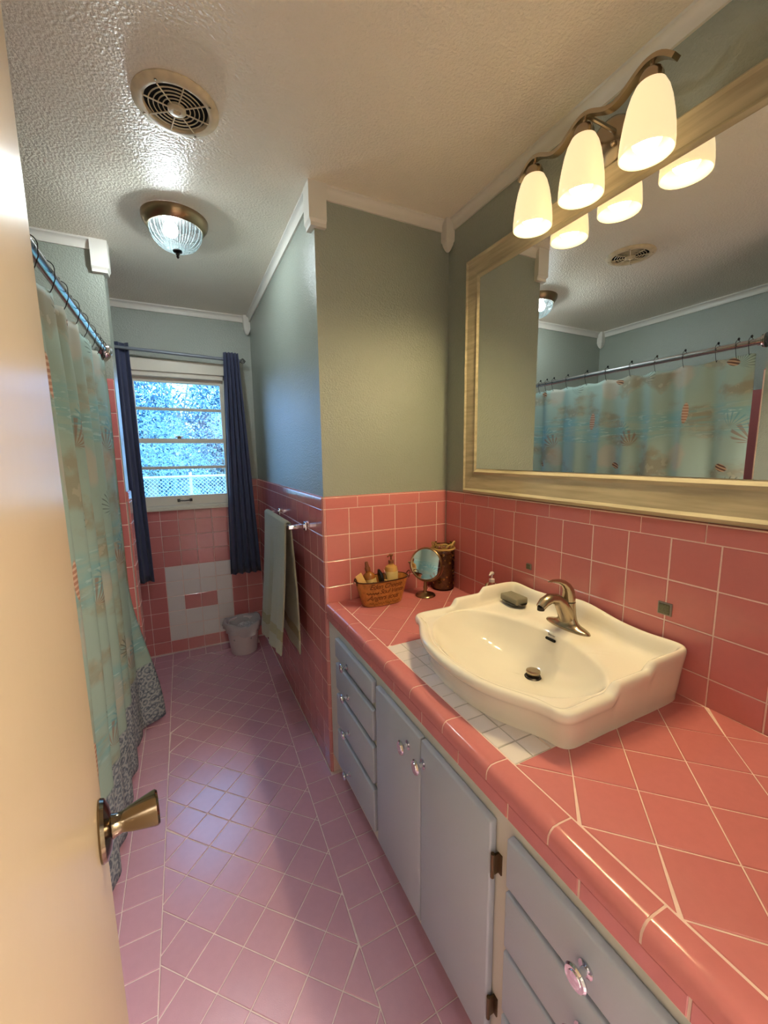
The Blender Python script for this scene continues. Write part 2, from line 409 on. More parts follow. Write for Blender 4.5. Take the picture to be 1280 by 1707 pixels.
def tile(parent, poly, org, U, V, N, m, gap=.003, thick=.008, bev=.0016, name='tile', jit=.0004, into=None):
    """one tile whose face lies in the plane org + u*U + v*V"""
    if len(poly) < 3 or area(poly) < 6e-5: return None
    cu = sum(p[0] for p in poly)/len(poly); cv = sum(p[1] for p in poly)/len(poly)
    rel = [(round(p[0]-cu, 4), round(p[1]-cv, 4)) for p in poly]
    key = (tuple(rel), m, gap, thick, bev)
    org, U, V, N = map(Vector, (org, U, V, N))
    if into is None and key in CACHE: me = CACHE[key]
    else:
        a = inset(rel, gap/2)
        if not a: return None
        b = inset(a, bev, 0)
        if not b or len(b) != len(a): b = [tuple(Vector(q)*.985) for q in a]
        bm = newbm() if into is None else into
        if into is None: P = lambda q, h: (q[0], q[1], h)
        else: P = lambda q, h: org+U*(q[0]+cu)+V*(q[1]+cv)+N*h
        top = [bm.verts.new(P(q, 0)) for q in b]; mid = [bm.verts.new(P(q, -bev*.8)) for q in a]; bot = [bm.verts.new(P(q, -thick)) for q in a]
        bm.faces.new(top); k = len(a)
        for i in range(k):
            j = (i+1) % k; bm.faces.new((mid[i], mid[j], top[j], top[i])); bm.faces.new((bot[i], bot[j], mid[j], mid[i]))
        if into is not None: return True
        me = bpy.data.meshes.new(name); bm.to_mesh(me); bm.free(); me.materials.append(M[m])
        CACHE[key] = me
    o = bpy.data.objects.new(name, me); COL.objects.link(o); o.parent = parent
    p = org+U*cu+V*cv+N*(R.uniform(-jit, jit))-WL[parent.name]
    o.matrix_local = Matrix(((U.x, V.x, N.x, p.x), (U.y, V.y, N.y, p.y), (U.z, V.z, N.z, p.z), (0, 0, 0, 1)))
    return o
def rect(u0, u1, v0, v1): return [(u0, v0), (u1, v0), (u1, v1), (u0, v1)]
CAPPROF = [(0, -.0)]
def cap_tile(parent, u0, u1, org, U, V, N, m='tile', h=.052, back=.010, name='cap_tile', gap=.003):
    """bullnose cap: face in plane, rounded over at the top; v measured from cap bottom"""
    u0 += gap/2; u1 -= gap/2; r = .010
    prof = [(-back-.004, h), (-r, h)]+[(-r+r*math.sin(a), h-r+r*math.cos(a)) for a in (PI/8, PI/4, 3*PI/8, PI/2)]+[(0, gap*.5), (-.008, gap*.5), (-back-.004, gap*.5)]
    org, U, V, N = map(Vector, (org, U, V, N))
    bm = prism(prof, org+U*u0, org+U*u1, N, V)
    return obj(name, bm, m, parent, smooth=30)

T = .1105; ZT = 1.2495; ZC = ZT-.052; CEILZ = 2.41; W = -.612; YR = 1.6
ROW = [ZC-T*i for i in range(11)]+[0.0]         # joint heights of the wainscot

# ------------------------------------------------------------------ setting: floor
def structure(name, bm, m, label, smooth=0):
    o = obj(name, bm, m, smooth=smooth); tag(o, label, name.split('_')[0], kind='structure'); return o
FX0 = -1.432
floor = structure('floor', box(-2.3, .15, -3.0, 1.75, -.12, -.006), 'groutfloor', 'pink floor of diagonal ceramic tiles with a straight tile border')
fb = box(FX0-.9, .0, -1.75, YR+.01, -.006, -.0022); obj('grout_bed', fb, 'groutfloor', floor, smooth=0)
FT = dict(org=(0, 0, 0), U=(1, 0, 0), V=(0, 1, 0), N=(0, 0, 1), m='tilefloor', gap=.0034, thick=.006, bev=.0014)
YNEAR = -1.06; XL = -1.2715
ra, rb = (-.697, .90), (-.752, -.70)             # inner line of the right border (slightly out of square)
rs = (ra[0]-rb[0])/(ra[1]-rb[1])
def rline(y): return ra[0]+(y-ra[1])*rs
def right_clip(poly): return clip(poly, 1, -rs, ra[0]-rs*ra[1])
def left_clip(poly): return clip(poly, -1, rs, -(ra[0]-rs*ra[1]))
YB = YR-.012
s2 = math.sqrt(.5)
def uvxy(a, b): return ((a-b)*s2, (a+b)*s2)       # a=(x+y)/sqrt2, b=(y-x)/sqrt2
for i in range(-26, 16):
    for j in range(-10, 32):
        a0 = -.665+.109*i; b0 = .9205+.1059*(j-8)
        poly = [uvxy(a0, b0), uvxy(a0+.109, b0), uvxy(a0+.109, b0+.1059), uvxy(a0, b0+.1059)]
        poly = [tuple(p) for p in poly]
        poly = clip(poly, -1, 0, -XL); 
        if len(poly) < 3: continue
        poly = right_clip(poly)
        if len(poly) < 3: continue
        poly = clip(poly, 0, 1, YB-.11)
        if len(poly) < 3: continue
        poly = clip(poly, 0, -1, -YNEAR)
        tile(floor, poly, **FT)
ys = [-.014-.1075*k for k in range(-15, 11)]
for y in ys:
    y0, y1 = max(y, YNEAR), min(y+.1075, YB)
    if y1-y0 < .02: continue
    tile(floor, rect(-1.386, XL, y0-.003, y1-.003), **FT)
    if y0 < .8: tile(floor, rect(FX0-.02, -1.386, y0-.003, y1-.003), **FT)
    if y0 > .96: tile(floor, rect(-1.48, -1.386, y0-.003, y1-.003), **FT)
    if y1 <= YB-.1: tile(floor, left_clip(rect(-.82, -.631 if y1 < .02 else W-.001, y0, y1)), **FT)
    else: tile(floor, left_clip(rect(-.82, W-.001, y0, YB)), **FT)
    if y1 < .02: tile(floor, rect(-.631, -.52, y0, min(y1, -.002)), **FT)
x = -1.2715
while x < -.74: tile(floor, rect(x, min(x+.1075, rline(YB)), YB-.11, YB), **FT); x += .1075
# hidden part behind the camera, not told apart
bm = newbm()
for i in range(12):
    for j in range(7):
        tile(None, rect(-1.3+.11*i, -1.19+.11*i, YNEAR-.11*(j+1), YNEAR-.11*j), into=bm, **FT)
obj('tile', bm, 'tilefloor', floor, smooth=0, kind='stuff')

# ------------------------------------------------------------------ setting: walls and ceiling
ceiling = structure('ceiling', box(-2.35, .2, -3.1, 1.75, CEILZ, CEILZ+.1), 'ceiling', 'textured off-white plaster ceiling')
PT = .009                                        # tile stands this far proud of the paint
def wall(name, bm, label): return structure(name, bm, 'wall', label)
wall_right = wall('wall_right', box(PT, .15, -1.75, .12, 0, CEILZ), 'grey-green painted wall behind the mirror, pink tile below')
wall_back = wall('wall_back', box(W+PT, PT, PT, .12, 0, CEILZ), 'short grey-green wall at the far end of the vanity, pink tile below')
wall_alcove = wall('wall_alcove', box(W+PT, W+.13, .12, YR+.13, 0, CEILZ), 'textured painted wall beside the window with towel bar, pink tile below')
b = newbm()
WX0, WX1, WZ0, WZ1 = -1.40, -.79, 1.06, 2.06       # window opening
b_box(b, -2.3, WX0, YR+PT, YR+.13, 0, CEILZ); b_box(b, WX1, W+PT, YR+PT, YR+.13, 0, CEILZ)
b_box(b, WX0, WX1, YR+PT, YR+.13, 0, WZ0); b_box(b, WX0, WX1, YR+PT, YR+.13, WZ1, CEILZ)
wall_rear = wall('wall_rear', b, 'blue-grey wall around the window with pink and white tile below')
wall_wing = wall('wall_wing', box(-2.3, -1.374, .815, .935, 0, CEILZ), 'short wing wall at the far end of the bathtub')
wall_left = wall('wall_left', box(-2.3, -2.18, -1.75, YR+.13, 0, CEILZ), 'painted wall behind the bathtub')
wall_tub = wall('wall_tub', box(-2.3, -1.40, -1.75, -.62, 0, CEILZ), 'wall block at the near end of the bathtub')
b = newbm()
b_box(b, -1.40, -1.175, -1.78, -1.66, 0, CEILZ); b_box(b, -.53, .15, -1.78, -1.66, 0, CEILZ); b_box(b, -1.175, -.53, -1.78, -1.66, 2.05, CEILZ)
wall_front = wall('wall_front', b, 'wall with the doorway behind the camera')
b = newbm()
b_box(b, -2.35, .2, -3.1, -3.0, 0, CEILZ); b_box(b, -2.35, -2.25, -3.0, -1.75, 0, CEILZ); b_box(b, .1, .2, -3.0, -1.75, 0, CEILZ)
wall_hall = structure('wall_hall', b, 'trim', 'plain white hallway walls outside the door')

# right wall tile (x = 0, u = -y, v = z)
gr = box(0.0012, PT, -1.66, 0.0, .7, ZT-.004); obj('grout_bed', gr, 'grout', wall_right, smooth=0)
RW = dict(org=(0, 0, 0), U=(0, -1, 0), V=(0, 0, 1), N=(-1, 0, 0), m='tile')
ncol = 15
for r in range(5):
    for k in range(ncol):
        tile(wall_right, rect(k*T, (k+1)*T, max(ROW[r+1], .73), ROW[r]), **RW)
u = [0, .140]
while u[-1] < 1.60: u.append(u[-1]+.155)
for a, c in zip(u, u[1:]): cap_tile(wall_right, a, min(c, 1.66), (0, 0, ZC), (0, -1, 0), (0, 0, 1), (-1, 0, 0), h=.050)
# back wall tile (y = 0, u = x, v = z)
gr = box(W+.006, 0, .0012, PT, 0, ZT-.004); obj('grout_bed', gr, 'grout', wall_back, smooth=0)
BW = dict(org=(0, 0, 0), U=(1, 0, 0), V=(0, 0, 1), N=(0, -1, 0), m='tile')
QR = .012
xs = [0]+[-.0535-T*i for i in range(5)]+[W+QR]
for r in range(5):
    for a, c in zip(xs[1:], xs): tile(wall_back, rect(a, c, max(ROW[r+1], .73), ROW[r]), **BW)
for a, c in zip((W+QR, -.455, -.302, -.149), (-.455, -.302, -.149, 0)):
    cap_tile(wall_back, a, c, (0, 0, ZC), (1, 0, 0), (0, 0, 1), (0, -1, 0))
# alcove wall tile (x = W, u = y)
gr = box(W+.0012, W+PT, .006, YR, 0, ZT-.004); obj('grout_bed', gr, 'grout', wall_alcove, smooth=0)
AW = dict(org=(W, 0, 0), U=(0, 1, 0), V=(0, 0, 1), N=(-1, 0, 0), m='tile')
ya = [QR]+[.0865+T*i for i in range(14)]+[YR]
for r in range(11):
    for a, c in zip(ya, ya[1:]): tile(wall_alcove, rect(a, c, ROW[r+1]+(.004 if r == 10 else 0), ROW[r]), **AW)
yc = [QR]+[.106+.153*i for i in range(10)]+[YR]
for a, c in zip(yc, yc[1:]): cap_tile(wall_alcove, a, c, (W, 0, ZC), (0, 1, 0), (0, 0, 1), (-1, 0, 0))
# rounded outside-corner pieces
for r in range(12):
    z1, z0 = (ZT-.004, ZC) if r == 11 else (ROW[r], ROW[r+1])
    if z1-z0 < .01: continue
    prof = arc(W+QR, QR, QR, PI, 1.5*PI, 6)+[(W+QR, PT), (W+PT, QR)]
    obj('corner_tile', prism(prof, (0, 0, z0+.0015), (0, 0, z1-.0015), (1, 0, 0), (0, 1, 0)), 'tile', wall_back, smooth=30)
obj('corner_grout', prism(arc(W+QR, QR, QR-.0015, PI, 1.5*PI, 5)+[(W+QR, PT), (W+PT, QR)], (0, 0, 0), (0, 0, ZT-.008), (1, 0, 0), (0, 1, 0)), 'grout', wall_back, smooth=30)
# rear wall tile (y = YR)
gr = box(-1.62, W, YR+.0012, YR+PT, 0, ZT-.19); obj('grout_bed', gr, 'grout', wall_rear, smooth=0)
gr = box(WX1+.02, W, YR+.0012, YR+PT, ZT-.2, ZT-.004); obj('grout_bed', gr, 'grout', wall_rear, smooth=0)
RE = dict(org=(0, YR, 0), U=(1, 0, 0), V=(0, 0, 1), N=(0, -1, 0))
xj = [-.6165-.1101*j for j in range(10)]
for r in range(11):
    z1, z0 = ROW[r], ROW[r+1]+(.004 if r == 10 else 0)
    for j in range(9):
        x1, x0 = xj[j], xj[j+1]
        if j == 0: x1 = W-.001
        wh = 5 <= r <= 9 and 2 <= j <= 5 and not (r == 7 and j in (3, 4))
        zz = z1
        if x0 < WX1+.02 and z1 > WZ0-.012:
            if x1 > WX1+.03: tile(wall_rear, rect(WX1+.025, x1, z0, z1), m='tile', **RE)
            zz = WZ0-.012
        if zz-z0 > .012: tile(wall_rear, rect(x0, x1, z0, zz), m='white' if wh else 'tile', **RE)
for a, c in ((WX1+.025, -.70), (-.70, W)): cap_tile(wall_rear, a, c, (0, YR, ZC), (1, 0, 0), (0, 0, 1), (0, -1, 0))
# wing wall: wainscot on its end, tub surround on its face
obj('grout_bed', box(-1.374, -1.3655, .812, .93, 0, ZT-.006), 'grout', wall_wing, smooth=0)
WE = dict(org=(-1.3645, 0, 0), U=(0, 1, 0), V=(0, 0, 1), N=(1, 0, 0), m='tile')
for r in range(11):
    tile(wall_wing, rect(.808, .932, ROW[r+1]+(.004 if r == 10 else 0), ROW[r]), bev=.004, **WE)
cap_tile(wall_wing, .808, .932, (-1.3645, 0, ZC), (0, 1, 0), (0, 0, 1), (1, 0, 0))
obj('grout_bed', box(-2.18, -1.378, .8075, .815, 0, 1.79), 'grout', wall_wing, smooth=0)
WF = dict(org=(0, .806, 0), U=(1, 0, 0), V=(0, 0, 1), N=(0, -1, 0), m='tile')
for r in range(13):
    z1 = 1.745-T*r
    for a, c in ((-1.42, -1.377), (-1.42-T, -1.42), (-1.42-2*T, -1.42-T)): tile(wall_wing, rect(a, c, z1-T, z1), bev=.003, **WF)
for a, c in ((-1.42, -1.377), (-1.572, -1.42), (-1.724, -1.572)): cap_tile(wall_wing, a, c, (0, .806, 1.745), (1, 0, 0), (0, 0, 1), (0, -1, 0))
obj('grout_bed', box(-2.18, -1.405, -.62, -.6125, 0, 1.79), 'grout', wall_tub, smooth=0)
TF = dict(org=(0, -.611, 0), U=(1, 0, 0), V=(0, 0, 1), N=(0, 1, 0), m='tile')
for r in range(13):
    z1 = 1.745-T*r
    for a, c in ((-1.45, -1.404), (-1.45-T, -1.45)): tile(wall_tub, rect(a, c, z1-T, z1), bev=.003, **TF)
for a, c in ((-1.45, -1.404), (-1.602, -1.45)): cap_tile(wall_tub, a, c, (0, -.611, 1.745), (1, 0, 0), (0, 0, 1), (0, 1, 0))
obj('surround_panel', box(-2.18, -2.17, -.62, .806, .45, 1.79), 'tile', wall_left, smooth=0)

# crown moulding and blocks
def crown_prof(): return [(0, 0), (.024, 0), (.024, -.008)]+[(.024-.016*math.sin(a), -.008-.022*(1-math.cos(a))) for a in (PI/6, PI/3, PI/2)]+[(.008, -.044), (0, -.044)]
tn = [0]
def crown(p0, p1, N, label, root=None):
    tn[0] += 1
    o = obj('trim_%d' % tn[0], prism(crown_prof(), p0, p1, N, (0, 0, 1)), 'trim', smooth=40)
    tag(o, label, 'moulding', kind='structure'); return o
CZ = CEILZ
crown((PT, -1.66, CZ), (PT, -.03, CZ), (-1, 0, 0), 'white crown moulding along the ceiling above the mirror')
crown((W+.02, PT, CZ), (-.02, PT, CZ), (0, -1, 0), 'white crown moulding above the short wall at the vanity end')
crown((W+PT, .02, CZ), (W+PT, YR-.03, CZ), (-1, 0, 0), 'white crown moulding running back to the window above the towel bar wall')
crown((-2.18, YR+PT, CZ), (W-.03, YR+PT, CZ), (0, -1, 0), 'white crown moulding above the window')
crown((-2.15, .815, CZ), (-1.395, .815, CZ), (0, -1, 0), 'white crown moulding on the wing wall above the shower rod')
crown((-2.18, -.62, CZ), (-2.18, .79, CZ), (1, 0, 0), 'white crown moulding above the bathtub, seen in the mirror')
crown((-1.40, -1.66, CZ), (-1.40, -.62, CZ), (1, 0, 0), 'white crown moulding near the door')
def block(cx, cy, sx, sy, z0, label, tip=True, L=None):
    tn[0] += 1; bm = newbm()
    zs = [(1, CZ), (1, z0+.045), (.96, z0+.04), (.80, z0+.034), (.80, z0+.028), (.45, z0+.008), (.2, z0)] if tip else [(1, CZ), (1, z0+.02), (.9, z0+.012), (.9, z0)]
    prev = None
    for s, z in zs:
        ring = [bm.verts.new((cx+sx*s*a, cy+sy*s*b_, z)) for a, b_ in ((-1, -1), (1, -1), (1, 1), (-1, 1))]
        if prev:
            for i in range(4): bm.faces.new((prev[i], prev[(i+1) % 4], ring[(i+1) % 4], ring[i]))
        else: bm.faces.new(ring)
        prev = ring
    bm.faces.new(prev)
    bmesh.ops.bevel(bm, geom=bm.edges[:], offset=.002, segments=1, affect='EDGES')
    o = obj('trim_%d' % tn[0], bm, 'trim', smooth=25); tag(o, label, 'moulding block', kind='structure'); return o
block(-.012, -.012, .022, .022, 2.283, 'white corner block with pointed tip beside the mirror')
block(W-.012, YR-.010, .024, .024, 2.28, 'white corner block with pointed tip right of the window')
block(-2.162, .795, .024, .024, 2.28, 'white corner block above the far end of the bathtub, seen in the mirror')
def lblock(cx, cy, dx, dy, z0, label):
    """outside-corner block, L shaped in plan, wrapping a corner at (cx,cy); dx,dy outwards"""
    tn[0] += 1; bm = newbm(); w_, t = .042, .026
    P = [(cx+dx*t, cy+dy*t), (cx-dx*w_, cy+dy*t), (cx-dx*w_, cy), (cx, cy), (cx, cy-dy*w_), (cx+dx*t, cy-dy*w_)]
    prev = None
    for s, z in ((1, CZ), (1, z0+.022), (.72, z0+.012), (.72, z0)):
        ring = [bm.verts.new((cx+(x-cx)*(s if (x-cx)*dx > 0 else 1), cy+(y-cy)*(s if (y-cy)*dy > 0 else 1), z)) for x, y in P]
        if prev:
            for i in range(6): bm.faces.new((prev[i], prev[(i+1) % 6], ring[(i+1) % 6], ring[i]))
        else: bm.faces.new(ring)
        prev = ring
    bm.faces.new(prev); o = obj('trim_%d' % tn[0], bm, 'trim', smooth=25); tag(o, label, 'moulding block', kind='structure')
lblock(W+PT, PT, -1, -1, 2.262, 'white block wrapping the outside corner of the short wall at the ceiling')
lblock(-1.374, .815, 1, -1, 2.27, 'white block wrapping the corner of the wing wall at the ceiling')

# ------------------------------------------------------------------ window
win = thing('window_1', (-1.095, YR+.06, WZ0), 'white double-hung window with four horizontal panes between navy curtains', 'window', kind='structure')
def wpart(name, bm, m='windowpaint', label=None): return obj(name, bm, m, win, smooth=30, label=label)
yi = YR-.006
b = newbm(); b_box(b, WX0-.05, WX1+.035, yi, YR+PT, 2.0, WZ1+.005); b_box(b, WX0-.05, WX1+.035, yi-.012, YR+PT, 1.985, 2.0)
wpart('head_casing', b)
wpart('side_casing', box(WX1, WX1+.035, yi, YR+PT, WZ0-.008, 2.0, .002))
wpart('side_casing', box(WX0-.05, WX0, yi, YR+PT, WZ0-.008, 2.0, .002))
b = newbm()
b_box(b, WX0, WX0+.018, YR-.002, YR+.12, WZ0, WZ1); b_box(b, WX1-.018, WX1, YR-.002, YR+.12, WZ0, WZ1)
b_box(b, WX0, WX1, YR-.002, YR+.12, 1.955, WZ1); b_box(b, WX0, WX1, YR+.0, YR+.12, WZ0, WZ0+.02)
wpart('jamb', b)
wpart('sill', box(WX0-.045, WX1+.03, YR-.022, YR+.02, WZ0-.012, WZ0+.008, .003))
gx0, gx1 = WX0+.018, WX1-.018
def sash(y0, zb, zt, hb, ht, mz):
    b = newbm(); st = .022; d = .028
    b_box(b, gx0, gx0+st, y0, y0+d, zb, zt); b_box(b, gx1-st, gx1, y0, y0+d, zb, zt)
    b_box(b, gx0+st, gx1-st, y0, y0+d, zb, zb+hb); b_box(b, gx0+st, gx1-st, y0, y0+d, zt-ht, zt)
    o = wpart('sash', b)
    obj('muntin', box(gx0+st, gx1-st, y0+.003, y0+d-.003, mz-.010, mz+.010, .002), 'windowpaint', o, smooth=30)
    for a, c in ((zb+hb, mz-.010), (mz+.010, zt-ht)):
        obj('pane', box(gx0+st-.004, gx1-st+.004, y0+d/2-.0015, y0+d/2+.0015, a-.003, c+.003), 'pane', o, smooth=0)
    return o
WL['sash'] = WL[win.name]
lower = sash(YR+.012, 1.082, 1.545, .066, .030, 1.345)
upper = sash(YR+.046, 1.515, 1.955, .032, .030, 1.748)
b = newbm(); b_box(b, -1.16, -1.142, YR-.002, YR+.012, 1.105, 1.125); b_box(b, -1.082, -1.064, YR-.002, YR+.012, 1.105, 1.125)
b_tube(b, [(-1.15, YR-.012, 1.115), (-1.11, YR-.016, 1.113), (-1.075, YR-.012, 1.115)], .0045, 8)
b_tube(b, [(-1.15, YR-.012, 1.115), (-1.15, YR, 1.115)], .004, 8); b_tube(b, [(-1.075, YR-.012, 1.115), (-1.075, YR, 1.115)], .004, 8)
obj('sash_lift', b, 'darkmetal', lower, label='dark metal sash lift handle')
b = lathe([(.014, 1.545), (.014, 1.553), (.008, 1.556), (.006, 1.566), (0, 1.568)], (-1.115, YR+.026, 0), n=16); b_box(b, -1.14, -1.09, YR+.02, YR+.032, 1.555, 1.562)
obj('sash_lock', b, 'bronze', lower)

# ------------------------------------------------------------------ outdoors
ground = structure('ground', box(-30, 30, 1.9, 60, -.9, -.8), 'grass', 'lawn outside the window')
def leaves(n, cx, cy, cz, rx, ry, rz, size, m, seed, spread=1.0):
    rg = random.Random(seed); vs = []; fs = []
    for i in range(n):
        d = Vector((rg.gauss(0, 1), rg.gauss(0, 1), rg.gauss(0, 1))).normalized()*(rg.random()**.4)
        p = Vector((cx+d.x*rx, cy+d.y*ry, cz+d.z*rz))
        a = Vector((rg.gauss(0, 1), rg.gauss(0, 1), rg.gauss(0, 1))).normalized(); c = a.orthogonal().normalized()
        L = size*rg.uniform(.6, 1.4); k = len(vs); wd = L*.28
        vs += [p-a*L, p+c*wd, p+a*L, p-c*wd]; fs.append((k, k+1, k+2, k+3))
    return vs, fs
def leafmesh(name, sets, m, parent):
    V_, F_ = [], []
    for vs, fs in sets:
        k = len(V_); V_ += vs; F_ += [tuple(i+k for i in f) for f in fs]
    me = bpy.data.meshes.new(name); L0 = WL[parent.name]
    me.from_pydata([tuple(v-L0) for v in V_], [], F_); me.materials.append(M[m])
    o = bpy.data.objects.new(name, me); COL.objects.link(o); o.parent = parent; o['kind'] = 'stuff'; return o
def tree(x, y, h, r, seed, label):
    t = thing('tree', (x, y, -.8), label, 'tree'); rg = random.Random(seed)
    b = newbm(); b_tube(b, [(x, y, -.8), (x+.05, y, h*.3), (x, y, h*.6)], [.12, .09, .05], 8)
    tips = []
    for k in range(14):
        a = rg.uniform(0, 2*PI); e = rg.uniform(.2, 1.1); L = r*rg.uniform(.7, 1.1); z = h*rg.uniform(.15, .5)
        q = (x+.8*L*math.cos(a)*math.cos(e), y+L*math.sin(a)*math.cos(e), z+L*math.sin(e)); b_tube(b, [(x, y, z), ((x+q[0])/2, (y+q[1])/2, (z+q[2])/2+.08), q], [.035, .025, .012], 5); tips.append(q)
    obj('trunk', b, 'bark', t)
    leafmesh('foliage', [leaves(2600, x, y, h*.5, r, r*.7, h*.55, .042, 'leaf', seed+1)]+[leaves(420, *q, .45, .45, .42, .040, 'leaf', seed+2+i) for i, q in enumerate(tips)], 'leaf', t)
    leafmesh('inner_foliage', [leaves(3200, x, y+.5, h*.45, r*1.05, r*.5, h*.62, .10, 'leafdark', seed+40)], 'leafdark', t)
tree(-1.75, 8.4, 3.3, .78, 11, 'leafy tree beyond the wire fence, left half of the window view')
tree(-.05, 10.4, 3.8, .95, 21, 'leafy tree beyond the wire fence, right half of the window view')
tree(-1.1, 14.2, 5.2, 2.9, 31, 'tall tree farthest behind the wire fence')
fen = thing('chain_link_fence', (-1.1, 6.0, -.8), 'galvanised chain link fence with top rail beyond the window', 'fence')
obj('top_rail', tube([(-5, 6, 1.09), (3, 6, 1.09)], .022, 10), 'galv', fen)
for px in (-3.9, -1.0, 1.9): obj('post', tube([(px, 6.03, -.8), (px, 6.03, 1.16)], .026, 10), 'galv', fen)
b = newbm()
for k in range(-26, 92):
    x0 = -4.2+k*.062
    for sg in (1, -1):
        zb, zt = .3, 1.07; xa = x0; xb = x0+sg*(zt-zb)
        if max(xa, xb) < -4 or min(xa, xb) > 1.6: continue
        b_tube(b, [(xa, 6.0+.004*sg, zb), (xb, 6.0+.004*sg, zt)], .0038, 3)
obj('wire_mesh', b, 'galv', fen, kind='stuff')

# ------------------------------------------------------------------ vanity cabinet
van = thing('vanity_cabinet', (-.3, -.76, 0), 'grey-blue painted bathroom vanity cabinet with drawers and doors under the pink tiled counter', 'cabinet')
b = newbm(); b_box(b, -.600, -.01, -1.53, -.004, .095, .727); b_box(b, -.535, -.01, -1.53, -.004, 0, .095)
obj('case', b, 'frame', van, smooth=0, label='off-white face frame and case')
def front(name, y0, y1, z0, z1):
    return obj(name, box(-.619, -.6005, min(y0, y1), max(y0, y1), z0, z1, .005, 3), 'cabinet', van, smooth=40)
def knob(par, y, z, oval=1.0, big=1.0):
    b = newbm(); s = big
    b_lathe(b, [(.011*s, 0), (.011*s, .002), (.005*s, .004), (.0045*s, .014), (.008*s, .018), (.0155*s, .021), (.0165*s, .024), (.0145*s, .027), (.010*s, .0265), (.0095*s, .028), (.004*s, .0285), (0, .0285)], (-.619, y, z), '-x', 24, sq=(oval, 1))
    return obj('knob', b, 'chrome', par, smooth=40)
zdr = ((.620, .698), (.486, .594), (.328, .461), (.144, .304))
for (z0, z1), kz in zip(zdr, (.640, .518, .370, .198)):
    d = front('drawer', -.124, -.479, z0, z1); WL[d.name] = WL[van.name]; knob(d, -.258, kz)
for y0, y1, ky in ((-.504, -.771, -.712), (-.775, -1.039, -.789)):
    d = front('door', y0, y1, .140, .698); WL[d.name] = WL[van.name]; knob(d, ky, .638, 1.25)
    yh = -1.045
    for zh in (.605, .258) if y1 < -1 else ():
        b = tube([(-.6165, yh, zh-.027), (-.6165, yh, zh+.027)], .0042, 10); b_box(b, -.6030, -.6002, yh-.010, yh, zh-.022, zh+.022); b_box(b, -.617, -.6005, yh-.002, yh+.002, zh-.022, zh+.022)
        obj('hinge', b, 'hingemetal', d)
for (z0, z1), kz in zip(((.600, .704), (.464, .588), (.312, .453), (.144, .300)), (.640, .522, .38, .22)):
    d = front('drawer', -1.082, -1.415, z0, z1); WL[d.name] = WL[van.name]; knob(d, -1.254, kz+.002, big=1.15)

# ------------------------------------------------------------------ countertop
ct = thing('tiled_countertop', (-.3, -.76, .73), 'pink tiled vanity countertop laid diagonally with rounded edge and white tiles under the sink', 'countertop')
CT = .796; XI = -.556
b = newbm(); zb0, zb1 = .7285, CT-.0018
for q in ((-.604, -.47, -1.53, -.0015), (-.115, -.0015, -1.53, -.0015), (-.47, -.115, -1.53, -1.0), (-.47, -.115, -.53, -.0015)):
    b_box(b, q[0], q[1], q[2], q[3], zb0, zb1 if q[0] > -.6 else CT-.010)
b_box(b, XI-.004, -.47, -1.53, -.0015, CT-.012, zb1)
obj('mortar_bed', b, 'grout', ct, smooth=0)
C = dict(org=(0, 0, CT), U=(1, 0, 0), V=(0, 1, 0), N=(0, 0, 1), m='tilecounter', gap=.0026, thick=.009, bev=.0015)
def diag(pa, pb, ylo, yhi):
    for i in range(-20, 4):
        for j in range(-14, 8):
            a0 = (i+pa)*T; b0 = (j+pb)*T
            poly = [uvxy(a0, b0), uvxy(a0+T, b0), uvxy(a0+T, b0+T), uvxy(a0, b0+T)]
            for cl in ((-1, 0, -XI), (1, 0, -.001), (0, 1, yhi), (0, -1, -ylo)):
                poly = clip(poly, *cl)
                if len(poly) < 3: break
            if len(poly) > 2: tile(ct, poly, **C)
diag(-.12, -.04, -1.53, -1.034)
diag(-.40, .545, -.464, -.001)
C['m'] = 'white'; p_ = .57/11
for i in range(11):
    y1 = -.464-p_*i
    for c in range(3):
        if c == 2 and 1 <= i <= 9: continue
        x0 = XI+.0525*c; tile(ct, rect(x0, x0+.0525, y1-p_, y1), **C)
obj('grey_grout', box(XI+.001, -.452, -1.0335, -.4645, CT-.006, CT-.0014), 'groutgrey', ct, smooth=0)
# rounded front edge, one piece per tile
vp = [(XI-.0013, CT-.012), (XI-.0013, CT-.0005), (XI-.004, CT+.0003), (-.585, CT+.0025)]+[(-.592-.020*math.sin(a), CT-.0165+.020*math.cos(a)) for a in (PI/8, PI/4, 3*PI/8, PI/2)]+[(-.612, CT-.028), (-.604, CT-.028), (-.604, CT-.012)]
yv = [-.004, -.093]+[-.093-.1535*i for i in range(1, 10)]
for a, c in zip(yv, yv[1:]):
    c = max(c, -1.53)
    if a-c > .01: obj('edge_tile', prism(vp, (0, a-.0019, 0), (0, c+.0019, 0), (1, 0, 0), (0, 0, 1)), 'tilecounter', ct, smooth=35)
gp = [(XI+.003, CT-.012), (XI+.003, CT-.0008), (XI-.004, CT-.0008), (-.585, CT+.0014)]+[(-.592-.0188*math.sin(a), CT-.0165+.0188*math.cos(a)) for a in (PI/8, PI/4, 3*PI/8, PI/2)]+[(-.6108, CT-.028), (-.604, CT-.028)]
obj('edge_grout', prism(gp, (0, -.003, 0), (0, -1.53, 0), (1, 0, 0), (0, 0, 1)), 'grout', ct, smooth=35)
FA = dict(org=(-.6095, 0, 0), U=(0, -1, 0), V=(0, 0, 1), N=(-1, 0, 0), m='tilecounter', gap=.0040, thick=.0085, bev=.0012)
yf = [.004, .148]+[.148+.154*i for i in range(1, 10)]
for a, c in zip(yf, yf[1:]):
    c = min(c, 1.53)
    if c-a > .01: tile(ct, rect(a, c, .7295, CT-.0300), name='fascia_tile', **FA)
obj('fascia_grout', box(-.6078, -.6005, -1.53, -.004, .7295, CT-.0275), 'grout', ct, smooth=0)

